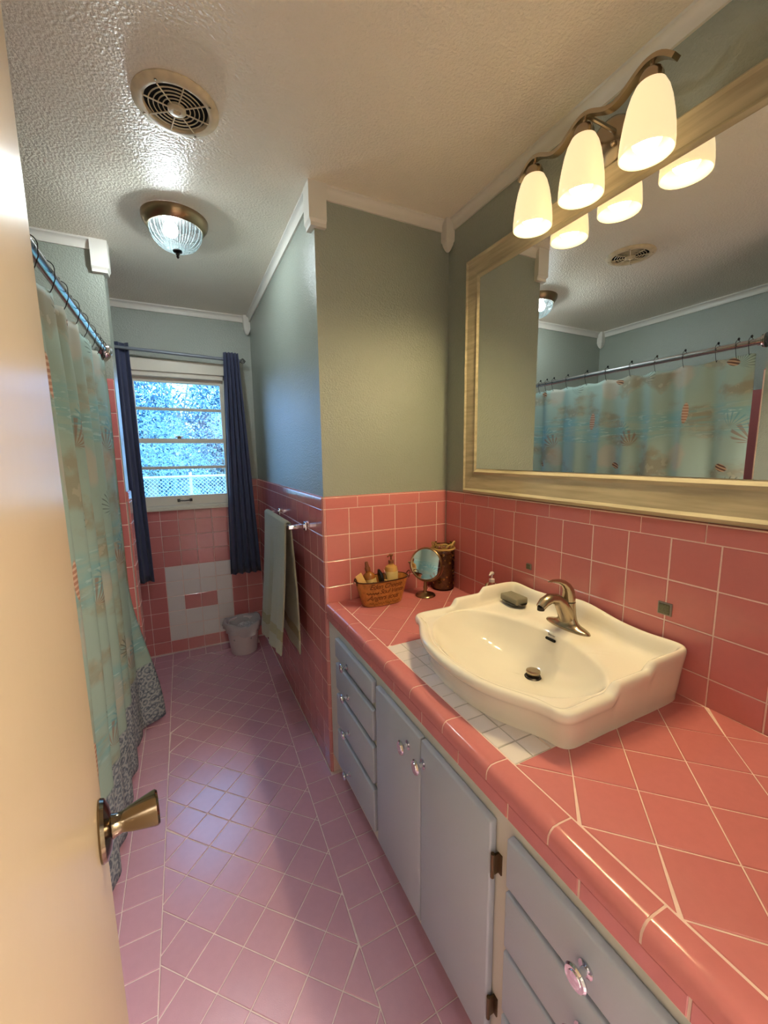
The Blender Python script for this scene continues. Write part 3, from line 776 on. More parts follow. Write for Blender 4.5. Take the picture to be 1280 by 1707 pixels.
# ------------------------------------------------------------------ washbasin
SC = -.768
def washbasin():
    root = thing('washbasin', (-.28, SC, CT), 'white ceramic basin with scalloped rim sitting on the pink tiled counter', 'sink')
    fr = [(0, -.547), (.04, -.546), (.08, -.541), (.12, -.533), (.16, -.518), (.20, -.497), (.235, -.477), (.262, -.466), (.284, -.461), (.299, -.448), (.305, -.425)]
    half = fr+[(.305, -.38), (.305, -.34), (.305, -.30), (.306, -.27), (.306, -.23), (.306, -.19), (.307, -.155), (.307, -.12), (.307, -.08), (.305, -.045), (.297, -.022), (.28, -.014), (.24, -.013), (.18, -.013), (.12, -.013), (.06, -.013), (0, -.013)]
    out = [(x, SC+u) for u, x in half]+[(x, SC-u) for u, x in half[-2:0:-1]]
    n = len(out); dense = []
    for i in range(n):        # Catmull-Rom to a dense outline
        p0, p1, p2, p3 = (Vector(out[(i+k) % n]) for k in (-1, 0, 1, 2))
        for k in range(4):
            t = k/4; dense.append(.5*((2*p1)+(p2-p0)*t+(2*p0-5*p1+4*p2-p3)*t*t+(3*p1-p0-3*p2+p3)*t**3))
    def zrim(p):
        x, u = p.x, p.y-SC
        z = .893+.026*smooth01((x+.308)/.020)+.020*smooth01((x+.180)/.018)
        if x > -.16:
            k = smooth01((x+.10)/.06); z += k*(.021*(1-smooth01(abs(u)/.15))-.004*math.exp(-((abs(u)-.2)/.05)**2))
        return z
    bc = Vector((-.305, SC+.004)); ba, bb = .158, .268
    ZD = .880; bm = newbm()
    def ring(fn): return [bm.verts.new(fn(p)) for p in dense]
    def inner(p):
        A = ba if p.x > bc.x else .203; a = math.atan2((p.y-bc.y)/bb, (p.x-bc.x)/A); return Vector((bc.x+A*math.cos(a), bc.y+bb*math.sin(a)))
    def mv(p, d):
        e = inner(p); v = e-p; L = v.length; return p+v*(min(d, L*.8)/L), L
    ctr = Vector((-.28, SC))
    def sc(p, k): return ctr+(p-ctr)*k
    def deck(p):
        u = p.y-SC; return ZD+.004*smooth01((.15-abs(u))/.012)*smooth01((p.x+.20)/.03)+.004*max(0, p.x+.17)/.17
    rings = []
    F = lambda q, z: (q.x, q.y, z)
    foot = lambda p: Vector((-.28+(p.x+.28)*(.875 if p.x < -.28 else .985), SC+(p.y-SC)*.952))
    mix = lambda a, b_, t: a*(1-t)+b_*t
    rings.append(ring(lambda p: F(foot(p)*1.0, CT)))
    rings.append(ring(lambda p: F(foot(p), CT+.012)))
    rings.append(ring(lambda p: F(mix(foot(p), p, .18), CT+.028)))
    rings.append(ring(lambda p: F(mix(foot(p), p, .22), CT+.034)))
    rings.append(ring(lambda p: F(mix(foot(p), p, .60), mix(CT+.03, zrim(p), .55))))
    rings.append(ring(lambda p: F(mix(foot(p), p, .90), zrim(p)-.026)))
    rings.append(ring(lambda p: F(p, zrim(p)-.013)))
    rings.append(ring(lambda p: F(mv(p, .002)[0], zrim(p)-.005)))
    rings.append(ring(lambda p: F(mv(p, .008)[0], zrim(p))))
    rings.append(ring(lambda p: F(mv(p, .016)[0], zrim(p)-.0005)))
    def rimin(p, d, t):
        q, L = mv(p, d); zd = deck(q); zr = zrim(p); return F(q, zd+(zr-zd)*t)
    rings.append(ring(lambda p: rimin(p, .024, .80)))
    rings.append(ring(lambda p: rimin(p, .029, .35)))
    rings.append(ring(lambda p: rimin(p, .036, .06)))
    for t in (.25, .5, .72, .87):
        def dk(p, t=t):
            q, L = mv(p, .036); e = inner(p); w_ = q+(e-q)*t; return F(w_, deck(w_))
        rings.append(ring(dk))
    for s, z in ((1.0, ZD-.0025), (.975, ZD-.009), (.93, ZD-.026), (.86, ZD-.046), (.76, ZD-.070), (.64, ZD-.088), (.5, ZD-.101), (.36, ZD-.111), (.22, ZD-.118), (.12, ZD-.121)):
        def bs(p, s=s, z=z):
            e = inner(p); c = bc+Vector((.082, -.006))*(1-s); q = c+(e-bc)*s*Vector((1, 1)).x; return F(q, z+(.002 if s == 1 else 0)*0)
        rings.append(ring(bs))
    for a, c in zip(rings, rings[1:]):
        m_ = len(a)
        for i in range(m_):
            j = (i+1) % m_; bm.faces.new((a[i], a[j], c[j], c[i]))
    bm.faces.new(rings[-1])
    o = obj('bowl', bm, 'ceramic', root, smooth=180)
    sub = o.modifiers.new('smooth', 'SUBSURF'); sub.levels = 1; sub.render_levels = 1
    dx, dy, dz = -.2245, SC-.002, ZD-.121
    st = newbm(); b_lathe(st, [(.024, 0), (.0245, .002), (.021, .004), (.021, .006)], (dx, dy, dz), n=28)
    obj('drain_flange', st, 'darkmetal', root)
    st = newbm(); b_lathe(st, [(.008, .004), (.008, .010), (.019, .011), (.0205, .014), (.0200, .018), (.014, .0195), (.006, .0190), (0, .0190)], (dx, dy, dz+.002), n=28)
    obj('drain_stopper', st, 'nickel', root)
    # overflow slot on the back of the bowl
    b = newbm(); n_ = 10; s = Vector((.46, 0, .89)).normalized(); nn = Vector((-.89, 0, .46)).normalized()
    oc = Vector((-.1555, SC, .8600)); ringo = []
    for hl, off in ((.0042, .003), (.0042, -.002)):
        pts = []
        for k in range(2*n_):
            a = PI*k/(n_-1) if k < n_ else PI+PI*(k-n_)/(n_-1)
            cy = .013*(1 if k < n_ else -1); a2 = -PI/2+PI*k/(n_-1) if k < n_ else PI/2+PI*(k-n_)/(n_-1)
            yy = cy+hl*math.cos(a2); zz = hl*math.sin(a2); pts.append(b.verts.new(oc+Vector((0, yy, 0))+s*zz+nn*off))
        ringo.append(pts)
    b.faces.new(ringo[0])
    for i in range(2*n_): b.faces.new((ringo[0][i], ringo[0][(i+1) % (2*n_)], ringo[1][(i+1) % (2*n_)], ringo[1][i]))
    obj('overflow_slot', b, 'hole', root)
    # faint maker's script above the slot
    b = newbm(); base = oc+s*.0125+nn*.0036; pts = []
    for k in range(46):
        t = k/45; yy = .013-.026*t; zz = .0026*math.sin(t*34)*(1.1-.5*t)+(.0022 if t < .12 else 0); pts.append(base+Vector((0, yy, 0))+s*zz)
    b_tube(b, pts, .00055, 5); obj('script_mark', b, 'hole', root)
    return root
washbasin()

# faucet
fc = thing('faucet', (-.085, SC, .884), 'brushed nickel single-lever faucet on the back of the white basin', 'faucet')
b = newbm(); fx, fy, fz = -.085, SC, .8825
prevr = None
for s, h in ((1, 0), (1, .004), (.96, .008), (.82, .0125), (.62, .016), (.45, .024), (.36, .036), (.31, .052)):
    ringv = []
    for k in range(36):
        a = 2*PI*k/36; ux = .027*math.cos(a); uy = .078*math.sin(a)
        sy = s; sxx = .55+.45*s if h > .01 else 1
        ringv.append(b.verts.new((fx+ux*min(1, max(sxx, .75)), fy+uy*sy, fz+h)))
    if prevr:
        for k in range(36): b.faces.new((prevr[k], prevr[(k+1) % 36], ringv[(k+1) % 36], ringv[k]))
    else: b.faces.new(ringv[::-1])
    prevr = ringv
top = [b.verts.new((fx+.020*math.cos(2*PI*k/36), fy+.020*math.sin(2*PI*k/36), fz+.085)) for k in range(36)]
for k in range(36): b.faces.new((prevr[k], prevr[(k+1) % 36], top[(k+1) % 36], top[k]))
b.faces.new(top)
obj('body', b, 'nickel', fc, smooth=50)
sp = [(fx-.004, fy, fz+.035), (fx-.018, fy, fz+.062), (fx-.036, fy, fz+.088), (fx-.058, fy, fz+.104), (fx-.082, fy, fz+.108), (fx-.104, fy, fz+.101), (fx-.119, fy, fz+.088)]
obj('spout', tube(sp, [.026, .0245, .0215, .019, .0175, .0165, .0140], 18, flat=(1, .85)), 'nickel', fc, smooth=60)
b = newbm(); b_lathe(b, [(.0185, .0855), (.0195, .088)], (fx, fy, fz), n=28); obj('collar', b, 'darkmetal', fc)
b = newbm()
b_tube(b, [(fx, fy, fz+.088), (fx, fy, fz+.098), (fx-.001, fy, fz+.110), (fx-.004, fy, fz+.122), (fx-.012, fy, fz+.135), (fx-.026, fy, fz+.147), (fx-.046, fy, fz+.156), (fx-.072, fy, fz+.161), (fx-.090, fy, fz+.161)], [.0195, .0195, .0190, .0170, .0135, .0100, .0072, .0048, .0020], 18, flat=(1, .95))
obj('lever', b, 'nickel', fc, smooth=60)
obj('aerator', lathe([(.0105, 0), (.0105, .01)], (fx-.117, fy, fz+.079), n=18), 'darkmetal', fc)

# soap dish and soap
sd = obj('soap_dish', lathe([(.034, 0), (.043, .003), (.047, .012), (.045, .013), (.039, .007), (0, .006)], (-.086, -.545, .8845), n=36, sq=(.72, 1.08)), 'black', at=(-.082, -.545, .8845))
tag(sd, 'black oval soap dish on the left of the basin ledge', 'soap dish')
b = box(-.113, -.060, -.585, -.502, .8935, .917, .005, 3)
o = obj('soap_bar', b, 'sponge', at=(-.082, -.545, .8925)); tag(o, 'grey green rectangular soap bar lying on the black soap dish', 'soap')

# two little square fittings in the tile
for y, z, sz, lb in ((-.527, 1.006, .011, 'tiny square metal stub in the tile, left of the faucet'), (-.995, 1.008, .017, 'small square metal plate in the tile, right of the faucet')):
    t = thing('square_plate', (0, y, z), lb, 'plate')
    obj('backing', box(-.004, .0008, y-sz, y+sz, z-sz, z+sz, .001), 'groutdark', t)
    obj('cover', box(-.0075, -.004, y-sz*.8, y+sz*.8, z-sz*.8, z+sz*.8, .0015), 'platemetal', t)

# ------------------------------------------------------------------ framed mirror
mr = thing('framed_mirror', (-.01, -.775, 1.253), 'large whitewashed wooden framed mirror above the tiled backsplash', 'mirror')
FY0, FY1, FZ0, FZ1 = -.163, -1.392, 1.2535, 2.182
GY0, GY1, GZ0, GZ1 = -.245, -1.312, 1.360, 2.092
def rail(a0, a1, b1, b0):
    """mitred rail: outer edge a0-a1, inner edge b0-b1, as (y,z)"""
    bm = newbm(); A0, A1, B1, B0 = (Vector(q) for q in (a0, a1, b1, b0))
    # section across the rail: (fraction outer->inner, stand-off)
    sec = [(0, .008), (0, -.024), (.06, -.031), (.10, -.033), (.14, -.030), (.18, -.027), (.74, -.021), (.78, -.024), (.84, -.0255), (.89, -.022), (.94, -.018), (1.0, -.015), (1.0, .008)]
    r1 = [bm.verts.new((x, *(A0+(B0-A0)*t))) for t, x in sec]; r2 = [bm.verts.new((x, *(A1+(B1-A1)*t))) for t, x in sec]
    k = len(sec)
    for i in range(k):
        j = (i+1) % k; bm.faces.new((r1[i], r1[j], r2[j], r2[i]))
    bm.faces.new(r1[::-1]); bm.faces.new(r2)
    return obj('frame_rail', bm, 'wood', mr, smooth=25)
rail((FY0, FZ0), (FY1, FZ0), (GY1, GZ0), (GY0, GZ0)); rail((FY0, FZ1), (FY1, FZ1), (GY1, GZ1), (GY0, GZ1))
rail((FY0, FZ0), (FY0, FZ1), (GY0, GZ1), (GY0, GZ0)); rail((FY1, FZ0), (FY1, FZ1), (GY1, GZ1), (GY1, GZ0))
obj('glass', box(-.019, -.013, GY1-.004, GY0+.004, GZ0-.004, GZ1+.004), 'mirror', mr, smooth=0)

# ------------------------------------------------------------------ vanity light
LX = -.100
vl = thing('vanity_light', (.005, -.748, 2.25), 'three-shade brushed nickel wall light above the framed mirror', 'wall lamp')
obj('backplate', lathe([(.064, -.010), (.066, -.002), (.063, .006), (.050, .013), (.024, .017), (0, .018)], (.0, -.748, 2.250), '-x', 40, sq=(1.0, 1.0)), 'nickel', vl, smooth=50)
b = newbm()
for dy in (.028, -.028): b_tube(b, [(-.012, -.748+dy, 2.262), (-.06, -.748+dy*.6, 2.276), (LX, -.748+dy*.2, 2.288)], .0055, 8)
b_lathe(b, [(.007, 0), (.007, .006), (.004, .010), (0, .011)], (-.016, -.776, 2.232), '-x', 12)
obj('arm', b, 'nickel', vl)
SY = (-.580, -.748, -.920)
def barz(y):
    t = (y-SY[1])/(SY[0]-SY[1]); return 2.272+.016*math.cos(2*PI*t)+.0
ypts = [-.525-.0095*k for k in range(48)]
bp_ = []
for y in ypts:
    z = barz(y); e = max(0, (y+.565)/.04, (-.935-y)/.04)
    bp_.append((LX, y, z-.012*e*e))
b = newbm()
for i in range(len(bp_)):
    pass
def ribbon(pts, wd, th):
    bm = newbm(); rings = []
    P = [Vector(p) for p in pts]
    for i, p in enumerate(P):
        t = (P[min(i+1, len(P)-1)]-P[max(i-1, 0)]).normalized(); nrm = Vector((0, -t.z, t.y))
        X = Vector((1, 0, 0)); rings.append([bm.verts.new(p+X*(a*wd)+nrm*(c*th)) for a, c in ((-1, -1), (1, -1), (1, 1), (-1, 1))])
    for a, c in zip(rings, rings[1:]):
        for k in range(4): bm.faces.new((a[k], a[(k+1) % 4], c[(k+1) % 4], c[k]))
    bm.faces.new(rings[0][::-1]); bm.faces.new(rings[-1]); return bm
obj('wave_bar', ribbon(bp_, .011, .005), 'nickel', vl, smooth=40)
for y in SY:
    zb = 2.272+.016-.005; zs = zb-.014
    b = lathe([(.005, zb), (.005, zs), (.012, zs-.001), (.021, zs-.006), (.025, zs-.016), (.0255, zs-.034), (.022, zs-.035), (.018, zs-.020), (0, zs-.018)], (LX, y, 0), n=32)
    obj('socket_cup', b, 'nickel', vl, smooth=40)
    zt = zs-.028; H = zt-2.098
    prof = [(.0235, 1.0), (.030, .97), (.038, .86), (.045, .70), (.0505, .50), (.0545, .30), (.0565, .12), (.0565, 0)]
    out = [(r, zt-H*(1-h)) for r, h in prof]; inn = [(r-.0035, z+(.002 if i == 0 else 0)) for i, (r, z) in enumerate(out[::-1])]
    sh = obj('shade', lathe(out+[(inn[0][0]+.0017, out[-1][1]-.0018)]+inn, (LX, y, 0), n=40, cap=False), ['shade', 'shadein'], vl, smooth=60)
    for p in sh.data.polygons: p.material_index = 1 if p.index >= 40*8 else 0
    WL[sh.name] = WL[vl.name]
    zb_ = 2.101
    b = lathe([(0, zb_-.0005)]+[(.031*math.sin(a), zb_+.031-.031*math.cos(a)) for a in (PI/8, PI/4, 3*PI/8, PI/2)], (LX, y, 0), n=28, cap=False)
    o = obj('bulb', b, 'bulbwarm', vl, smooth=60)
    b = lathe([(.031, zb_+.0312), (.029, zb_+.045), (.020, zb_+.075), (.013, zb_+.095)], (LX, y, 0), n=28)
    obj('bulb_neck', b, 'bulbbase', vl, smooth=60)

# ------------------------------------------------------------------ ceiling light and vent
cx, cy = -1.062, .47
cl = thing('ceiling_light', (cx, cy, CEILZ), 'round flush ceiling light with ribbed glass dome and nickel rim near the window', 'ceiling lamp')
obj('rim', lathe([(.128, CEILZ-.0005), (.128, CEILZ-.010), (.124, CEILZ-.022), (.113, CEILZ-.038), (.106, CEILZ-.043), (.102, CEILZ-.042)], (cx, cy, 0), n=56, cap=False), 'bronze', cl, smooth=40)
obj('pan', lathe([(.1015, CEILZ-.041), (.1015, CEILZ-.012), (0, CEILZ-.011)], (cx, cy, 0), n=56, cap=False), 'pan', cl, smooth=40)
b = newbm(); n_ = 144; prev = None
for k in range(15):
    a = k/14*PI/2; r = .101*math.cos(a)**.75 if k < 14 else .010; z = CEILZ-.040-.084*math.sin(a)
    ringv = []
    for i in range(n_):
        q = r*(1+.016*(1 if i % 2 else -1)*(1 if .0 < k < 13 else 0)); t = 2*PI*i/n_
        ringv.append(b.verts.new((cx+q*math.cos(t), cy+q*math.sin(t), z)))
    if prev:
        for i in range(n_): b.faces.new((prev[i], prev[(i+1) % n_], ringv[(i+1) % n_], ringv[i]))
    prev = ringv
dm = obj('dome', b, ['dome', 'domerib'], cl, smooth=60)
for p in dm.data.polygons: p.material_index = 1 if (p.index % n_) % 3 == 0 else 0
zf = CEILZ-.124
obj('finial', lathe([(.018, zf+.002), (.018, zf-.003), (.010, zf-.006), (.005, zf-.009), (.008, zf-.014), (.005, zf-.019), (.0065, zf-.023), (.003, zf-.029), (0, zf-.031)], (cx, cy, 0), n=20), 'darkmetal', cl)
b = lathe([(0, CEILZ-.083)]+[(.028*math.sin(a), CEILZ-.055-.028*math.cos(a)) for a in (PI/8, PI/4, 3*PI/8, PI/2, 5*PI/8)]+[(.013, CEILZ-.022), (.013, CEILZ-.011)], (cx-.02, cy-.02, 0), n=24)
obj('bulb', b, 'bulbcool', cl)

vx, vy = -1.050, -.155
vt = thing('ceiling_vent', (vx, vy, CEILZ), 'round yellowed exhaust fan grille in the ceiling', 'vent')
obj('plate', lathe([(.112, CEILZ-.0005), (.112, CEILZ-.004), (.104, CEILZ-.010), (.092, CEILZ-.013), (.085, CEILZ-.012), (.082, CEILZ-.006), (.082, CEILZ-.0005)], (vx, vy, 0), n=56, cap=False), 'vent', vt, smooth=40)
obj('opening', lathe([(.083, CEILZ-.0012), (.0, CEILZ-.0015)], (vx, vy, 0), n=40, cap=False), 'hole', vt)
for r in (.035, .047, .059, .071):
    obj('grille_ring', tube([(vx+r*math.cos(2*PI*k/40), vy+r*math.sin(2*PI*k/40), CEILZ-.0095) for k in range(40)], .0015, 6, closed=True, flat=(1, 1.2)), 'vent', vt)
for k in range(8):
    a = 2*PI*k/8+.2; obj('spoke', tube([(vx+.020*math.cos(a), vy+.020*math.sin(a), CEILZ-.013), (vx+.086*math.cos(a), vy+.086*math.sin(a), CEILZ-.0125)], .0019, 6), 'vent', vt)
obj('hub', lathe([(.024, CEILZ-.008), (.024, CEILZ-.015), (.018, CEILZ-.018), (.010, CEILZ-.018), (.008, CEILZ-.014), (.005, CEILZ-.014), (0, CEILZ-.016)], (vx, vy, 0), n=28, cap=False), 'vent', vt, smooth=40)
for k in range(4):
    a = PI/4+PI/2*k+.25; obj('screw_dimple', lathe([(.004, CEILZ-.0145), (0, CEILZ-.0150)], (vx+.097*math.cos(a), vy+.097*math.sin(a), .0015), n=12), 'bronze', vt)

# ------------------------------------------------------------------ shower rod, hooks, curtain, tub
RX, RZ = -1.402, 1.925
rod = thing('shower_rod', (RX, .1, RZ), 'chrome shower curtain rod between the tub walls', 'curtain rod')
obj('rod', tube([(RX, -.612, RZ), (RX, .807, RZ)], .0145, 20), 'rodmetal', rod)
for y, ax in ((.806, '-y'), (-.611, 'y')):
    obj('flange', lathe([(.0335, 0), (.0335, .004), (.028, .008), (.030, .012), (.025, .016), (.019, .018), (.0185, .032), (.0150, .034)], (RX, y, RZ), ax, 32), 'chrome', rod, smooth=35)
hy = [.725, .663, .60, .48, .328, .182, .027, -.119, -.265, -.416, -.500, -.551]
first = None
ORD = ['first', 'second', 'third', 'fourth', 'fifth', 'sixth', 'seventh', 'eighth', 'ninth', 'tenth', 'eleventh', 'last']
for k, y in enumerate(hy):
    if first is None:
        t = thing('curtain_hook', (RX, y, RZ), 'dark wire curtain hook on the shower rod, nearest the window-end flange', 'hook', 'hooks on the shower rod')
        pts = [(RX+.017*math.sin(a)*1.05+.0, y+.002*math.sin(a), RZ+.006+.020*math.cos(a)) for a in [(-.9+i*.26)*PI/2*1.0 for i in range(9)]]
        pts += [(RX+.017, y, RZ-.020), (RX+.008, y, RZ-.046), (RX-.001, y, RZ-.062), (RX-.008, y, RZ-.052)]
        obj('wire', tube(pts, .0014, 6), 'darkmetal', t)
        obj('bead', lathe([(0, -.008), (.004, -.005), (.0055, 0), (.004, .005), (0, .008)], (RX-.004, y, RZ+.030), n=12), 'black', t)
        first = t
    else: dup(first, (0, y-hy[0], 0), 'dark wire curtain hook on the shower rod, %s from the window end' % ORD[k])
def curtain(y0, y1, zt, zb, ny, nz):
    bm = newbm(); uvl = bm.loops.layers.uv.new('UVMap'); G = []; UVs = {}
    for j in range(nz+1):
        z = zt+(zb-zt)*j/nz; row = []
        for i in range(ny+1):
            t = i/ny; y = y0+(y1-y0)*t
            dep = smooth01((zt-z)/.25)
            sag = 0
            f = math.sin(2*PI*(y/.185)+.8*math.sin(y*7))*.70+.30*math.sin(2*PI*y/.093+1.3)*(1-.7*dep)
            amp = .010+.017*dep-.012*smooth01((.9-z)/.8)
            x = RX-.004+amp*f+.006*math.sin(z*2.2+y*3)*dep
            fl = smooth01((y-.655)/.125)*smooth01((.80-z)/.75)
            x += .105*fl
            if z < .5: x = max(x, -1.428)
            yy = y+.006*math.cos(2*PI*(y/.165))*dep
            if j == 0: 
                d = min(abs(y-h) for h in hy); sag = -.012*min(1, d/.06)
            zz = z+(sag if j == 0 else 0)
            v = bm.verts.new((x, yy, zz)); row.append(v); UVs[v] = (y*1.06+.03*fl, z)
        G.append(row)
    for j in range(nz):
        for i in range(ny):
            f = bm.faces.new((G[j][i], G[j][i+1], G[j+1][i+1], G[j+1][i]))
            for lp in f.loops: lp[uvl].uv = UVs[lp.vert]
    return bm
sc_ = obj('shower_curtain', curtain(-.575, .775, 1.876, .032, 180, 60), 'print', at=(RX, .1, .03), smooth=180)
tag(sc_, 'seafoam seashell-print shower curtain with blue patterned hem hanging in front of the tub', 'shower curtain')
sm = sc_.modifiers.new('thick', 'SOLIDIFY'); sm.thickness = .0012; sm.offset = 0
# bathtub behind the curtain
bt = thing('bathtub', (-1.8, .1, 0), 'white bathtub with pink tiled front hidden behind the shower curtain', 'bathtub')
b = newbm(); X0, X1, Y0, Y1 = -2.168, -1.434, -.605, .800; zt = .44; prev = None
def rr_(x0, x1, y0, y1, r, z, n=8):
    P = []
    for cx_, cy_, a0 in ((x1-r, y1-r, 0), (x0+r, y1-r, PI/2), (x0+r, y0+r, PI), (x1-r, y0+r, 1.5*PI)):
        for k in range(n+1): a = a0+PI/2*k/n; P.append((cx_+r*math.cos(a), cy_+r*math.sin(a), z))
    return P
for q in ((X0, X1, Y0, Y1, .01, 0.0), (X0, X1, Y0, Y1, .01, zt-.02), (X0+.004, X1-.004, Y0+.004, Y1-.004, .02, zt), (X0+.06, X1-.06, Y0+.08, Y1-.08, .12, zt), (X0+.08, X1-.08, Y0+.10, Y1-.10, .12, zt-.03), (X0+.13, X1-.13, Y0+.2, Y1-.16, .12, .10), (X0+.2, X1-.2, Y0+.28, Y1-.24, .1, .07)):
    ringv = [b.verts.new(p) for p in rr_(*q)]
    if prev:
        for i in range(len(ringv)): b.faces.new((prev[i], prev[(i+1) % len(ringv)], ringv[(i+1) % len(ringv)], ringv[i]))
    prev = ringv
b.faces.new(prev); obj('shell', b, 'ceramic', bt, smooth=40)

# ------------------------------------------------------------------ window curtains and rod
wr = thing('window_curtain_rod', (-1.05, 1.5, 2.09), 'thin grey curtain rod with wire ball finial above the window', 'curtain rod')
obj('rod', tube([(-1.62, 1.505, 2.106), (-.695, 1.505, 2.079)], .0105, 14), 'greyrod', wr)
b = newbm()
for k in range(6):
    a0 = 2*PI*k/6
    b_tube(b, [(-.695+.036*i/10, 1.505+.017*math.sin(PI*i/10)*math.cos(a0+i*.35), 2.079+.017*math.sin(PI*i/10)*math.sin(a0+i*.35)) for i in range(11)], .0018, 5)
b_lathe(b, [(.010, 0), (.010, .005)], (-.698, 1.505, 2.079), 'x', 12)
obj('finial', b, 'darkmetal', wr)
b = newbm(); b_box(b, -.721, -.709, YR-.001, YR+PT, 2.055, 2.10); b_tube(b, [(-.715, YR, 2.074), (-.715, 1.505, 2.069)], .004, 8)
obj('bracket', b, 'darkmetal', wr)
def drape(xa0, xa1, xb0, xb1, zt, zb, yc, nf, label, ph, skew=0):
    bm = newbm(); G = []; nx, nz = 96, 26
    for j in range(nz+1):
        s = j/nz; row = []
        for i in range(nx+1):
            t = i/nx; x0 = xa0+(xb0-xa0)*s; x1 = xa1+(xb1-xa1)*s
            amp = .016+.012*s
            x = x0+(x1-x0)*t+.004*math.sin(4*PI*nf*t+ph); y = yc+amp*math.sin(2*PI*nf*t+ph+.5*math.sin(3*s))+.004*math.sin(9*t+5*s)
            z = zt+(zb-zt)*s+skew*(t-.5)*s
            row.append(bm.verts.new((x, y, z)))
        G.append(row)
    for j in range(nz):
        for i in range(nx): bm.faces.new((G[j][i], G[j][i+1], G[j+1][i+1], G[j+1][i]))
    o = obj('window_curtain', bm, 'navy', at=((xa0+xa1)/2, yc, zb), smooth=180); tag(o, label, 'curtain', 'navy curtains at the window')
    m_ = o.modifiers.new('thick', 'SOLIDIFY'); m_.thickness = .002; return o
drape(-1.58, -1.362, -1.58, -1.342, 2.135, .575, 1.530, 3.5, 'navy blue curtain panel left of the window, half hidden by the wing wall', 1.0)
drape(-.806, -.712, -.852, -.640, 2.122, .562, 1.478, 4.5, 'navy blue curtain panel right of the window, hanging in the corner', .4)

# ------------------------------------------------------------------ towel bar, towel
tb = thing('towel_bar', (W, .52, 1.09), 'chrome square towel bar on the pink tiled wall', 'towel bar')
BX, BZ = -.687, 1.092
for y in (.255, .815):
    p = obj('post', box(W-.010, W-.0005, y-.020, y+.020, BZ-.020, BZ+.020, .003), 'chrome', tb, smooth=30)
    WL[p.name] = WL[tb.name]
    obj('arm', box(BX-.009, W-.008, y-.009, y+.009, BZ-.009, BZ+.009, .002), 'chrome', p, smooth=30)
obj('bar', box(BX-.007, BX+.007, .255, .815, BZ-.007, BZ+.007, .0015), 'chrome', tb, smooth=30)
def towel():
    bm = newbm(); G = []; ny = 40
    prof = []                                   # (x, z, s) down the front, over the bar, down the back
    for k in range(27): t = k/26; prof.append((BX-.012-.056*t**1.3, 1.098-.665*t, 'f', t))
    prof = prof[::-1]
    for a in (PI*.85, PI*.65, PI*.5, PI*.35, PI*.15): prof.append((BX+.0145*math.cos(a), 1.094+.0145*math.sin(a), 't', 0))
    for k in range(27): t = k/26; prof.append((BX+.013+.012*math.sin(t*2.4)+.003*t, 1.096-.645*t, 'b', t))
    for (x, z, kd, t) in prof:
        row = []
        for i in range(ny+1):
            u = i/ny; y = .300+.520*u
            if kd == 'f':
                x2 = x-.016*t*math.exp(-((u-.30)/.10)**2)+.022*t*math.exp(-((u-.52)/.07)**2)-.012*t*math.exp(-((u-.75)/.12)**2)+.004*t*math.sin(26*u+2*t)+.002*(.3+t)*math.sin(47*u); z2 = z-(-.022*math.exp(-((u-.10)/.3)**2))*t-.030*t*smooth01((u-.5)/.2)
                y2 = y+.02*t*(u-.5)
            elif kd == 'b': x2 = x+.004*math.sin(14*u)*t; z2 = z; y2 = y-.035*t*(1-u)**2+.0*u
            else: x2, z2, y2 = x, z, y
            row.append(bm.verts.new((x2, y2, z2)))
        G.append(row)
    for a, c in zip(G, G[1:]):
        for i in range(ny): bm.faces.new((a[i], a[i+1], c[i+1], c[i]))
    o = obj('towel', bm, ['towel', 'towelband'], at=(BX, .56, 1.10), smooth=180)
    nr = len(prof); me = o.data
    for p in me.polygons:
        r_ = p.index//ny
        if r_ in (3, 4) or r_ in (nr-6, nr-5): p.material_index = 1
    m_ = o.modifiers.new('thick', 'SOLIDIFY'); m_.thickness = .010; m_.offset = 0
    sb = o.modifiers.new('soft', 'SUBSURF'); sb.levels = 1; sb.render_levels = 1
    tag(o, 'sage green terry bath towel folded over the chrome bar', 'towel')
towel()

# ------------------------------------------------------------------ waste bin
bx, by = -.800, 1.405
wb = obj('waste_bin', lathe([(0, .004), (.083, .003), (.088, 0), (.091, .004), (.113, .212), (.118, .216), (.118, .221), (.110, .221), (.089, .010), (0, .010)], (bx, by, 0), n=48, cap=False), 'plasticwhite', at=(bx, by, 0))
tag(wb, 'small white plastic waste bin on the floor under the window', 'waste bin')
b = newbm(); prev = None
for k, (r, z, wob) in enumerate(((.080, .03, .006), (.098, .12, .006), (.106, .20, .003), (.112, .236, .004), (.122, .240, .006), (.129, .226, .010), (.131, .200, .012), (.127, .165, .016))):
    ringv = []
    for i in range(60):
        a = 2*PI*i/60; q = r+wob*math.sin(5*a+k)*.6+wob*.5*math.sin(11*a+2*k)
        zz = z+(.012*math.sin(2*a+1.2)+.006*math.sin(5*a) if k >= 3 else 0)*(1 if k < 7 else 1.2)
        ringv.append(b.verts.new((bx+q*math.cos(a), by+q*math.sin(a), zz)))
    if prev:
        for i in range(60): b.faces.new((prev[i], prev[(i+1) % 60], ringv[(i+1) % 60], ringv[i]))
    prev = ringv
bl = obj('bin_liner', b, 'bag', at=(bx, by, .03), smooth=180); tag(bl, 'thin translucent white bag lining the waste bin', 'bag')
bmc = newbm(); bmesh.ops.create_icosphere(bmc, subdivisions=3, radius=.055)
for v in bmc.verts:
    v.co *= 1+.35*noise.noise(v.co*40); v.co.z *= .6; v.co += Vector((bx+.02, by+.02, .17))
o = obj('crumpled_paper', bmc, mat('printed_paper', srgb(200, 200, 205), .7, mottle=(130, .7)), at=(bx+.02, by+.02, .15)); tag(o, 'crumpled printed paper lying in the waste bin', 'paper')

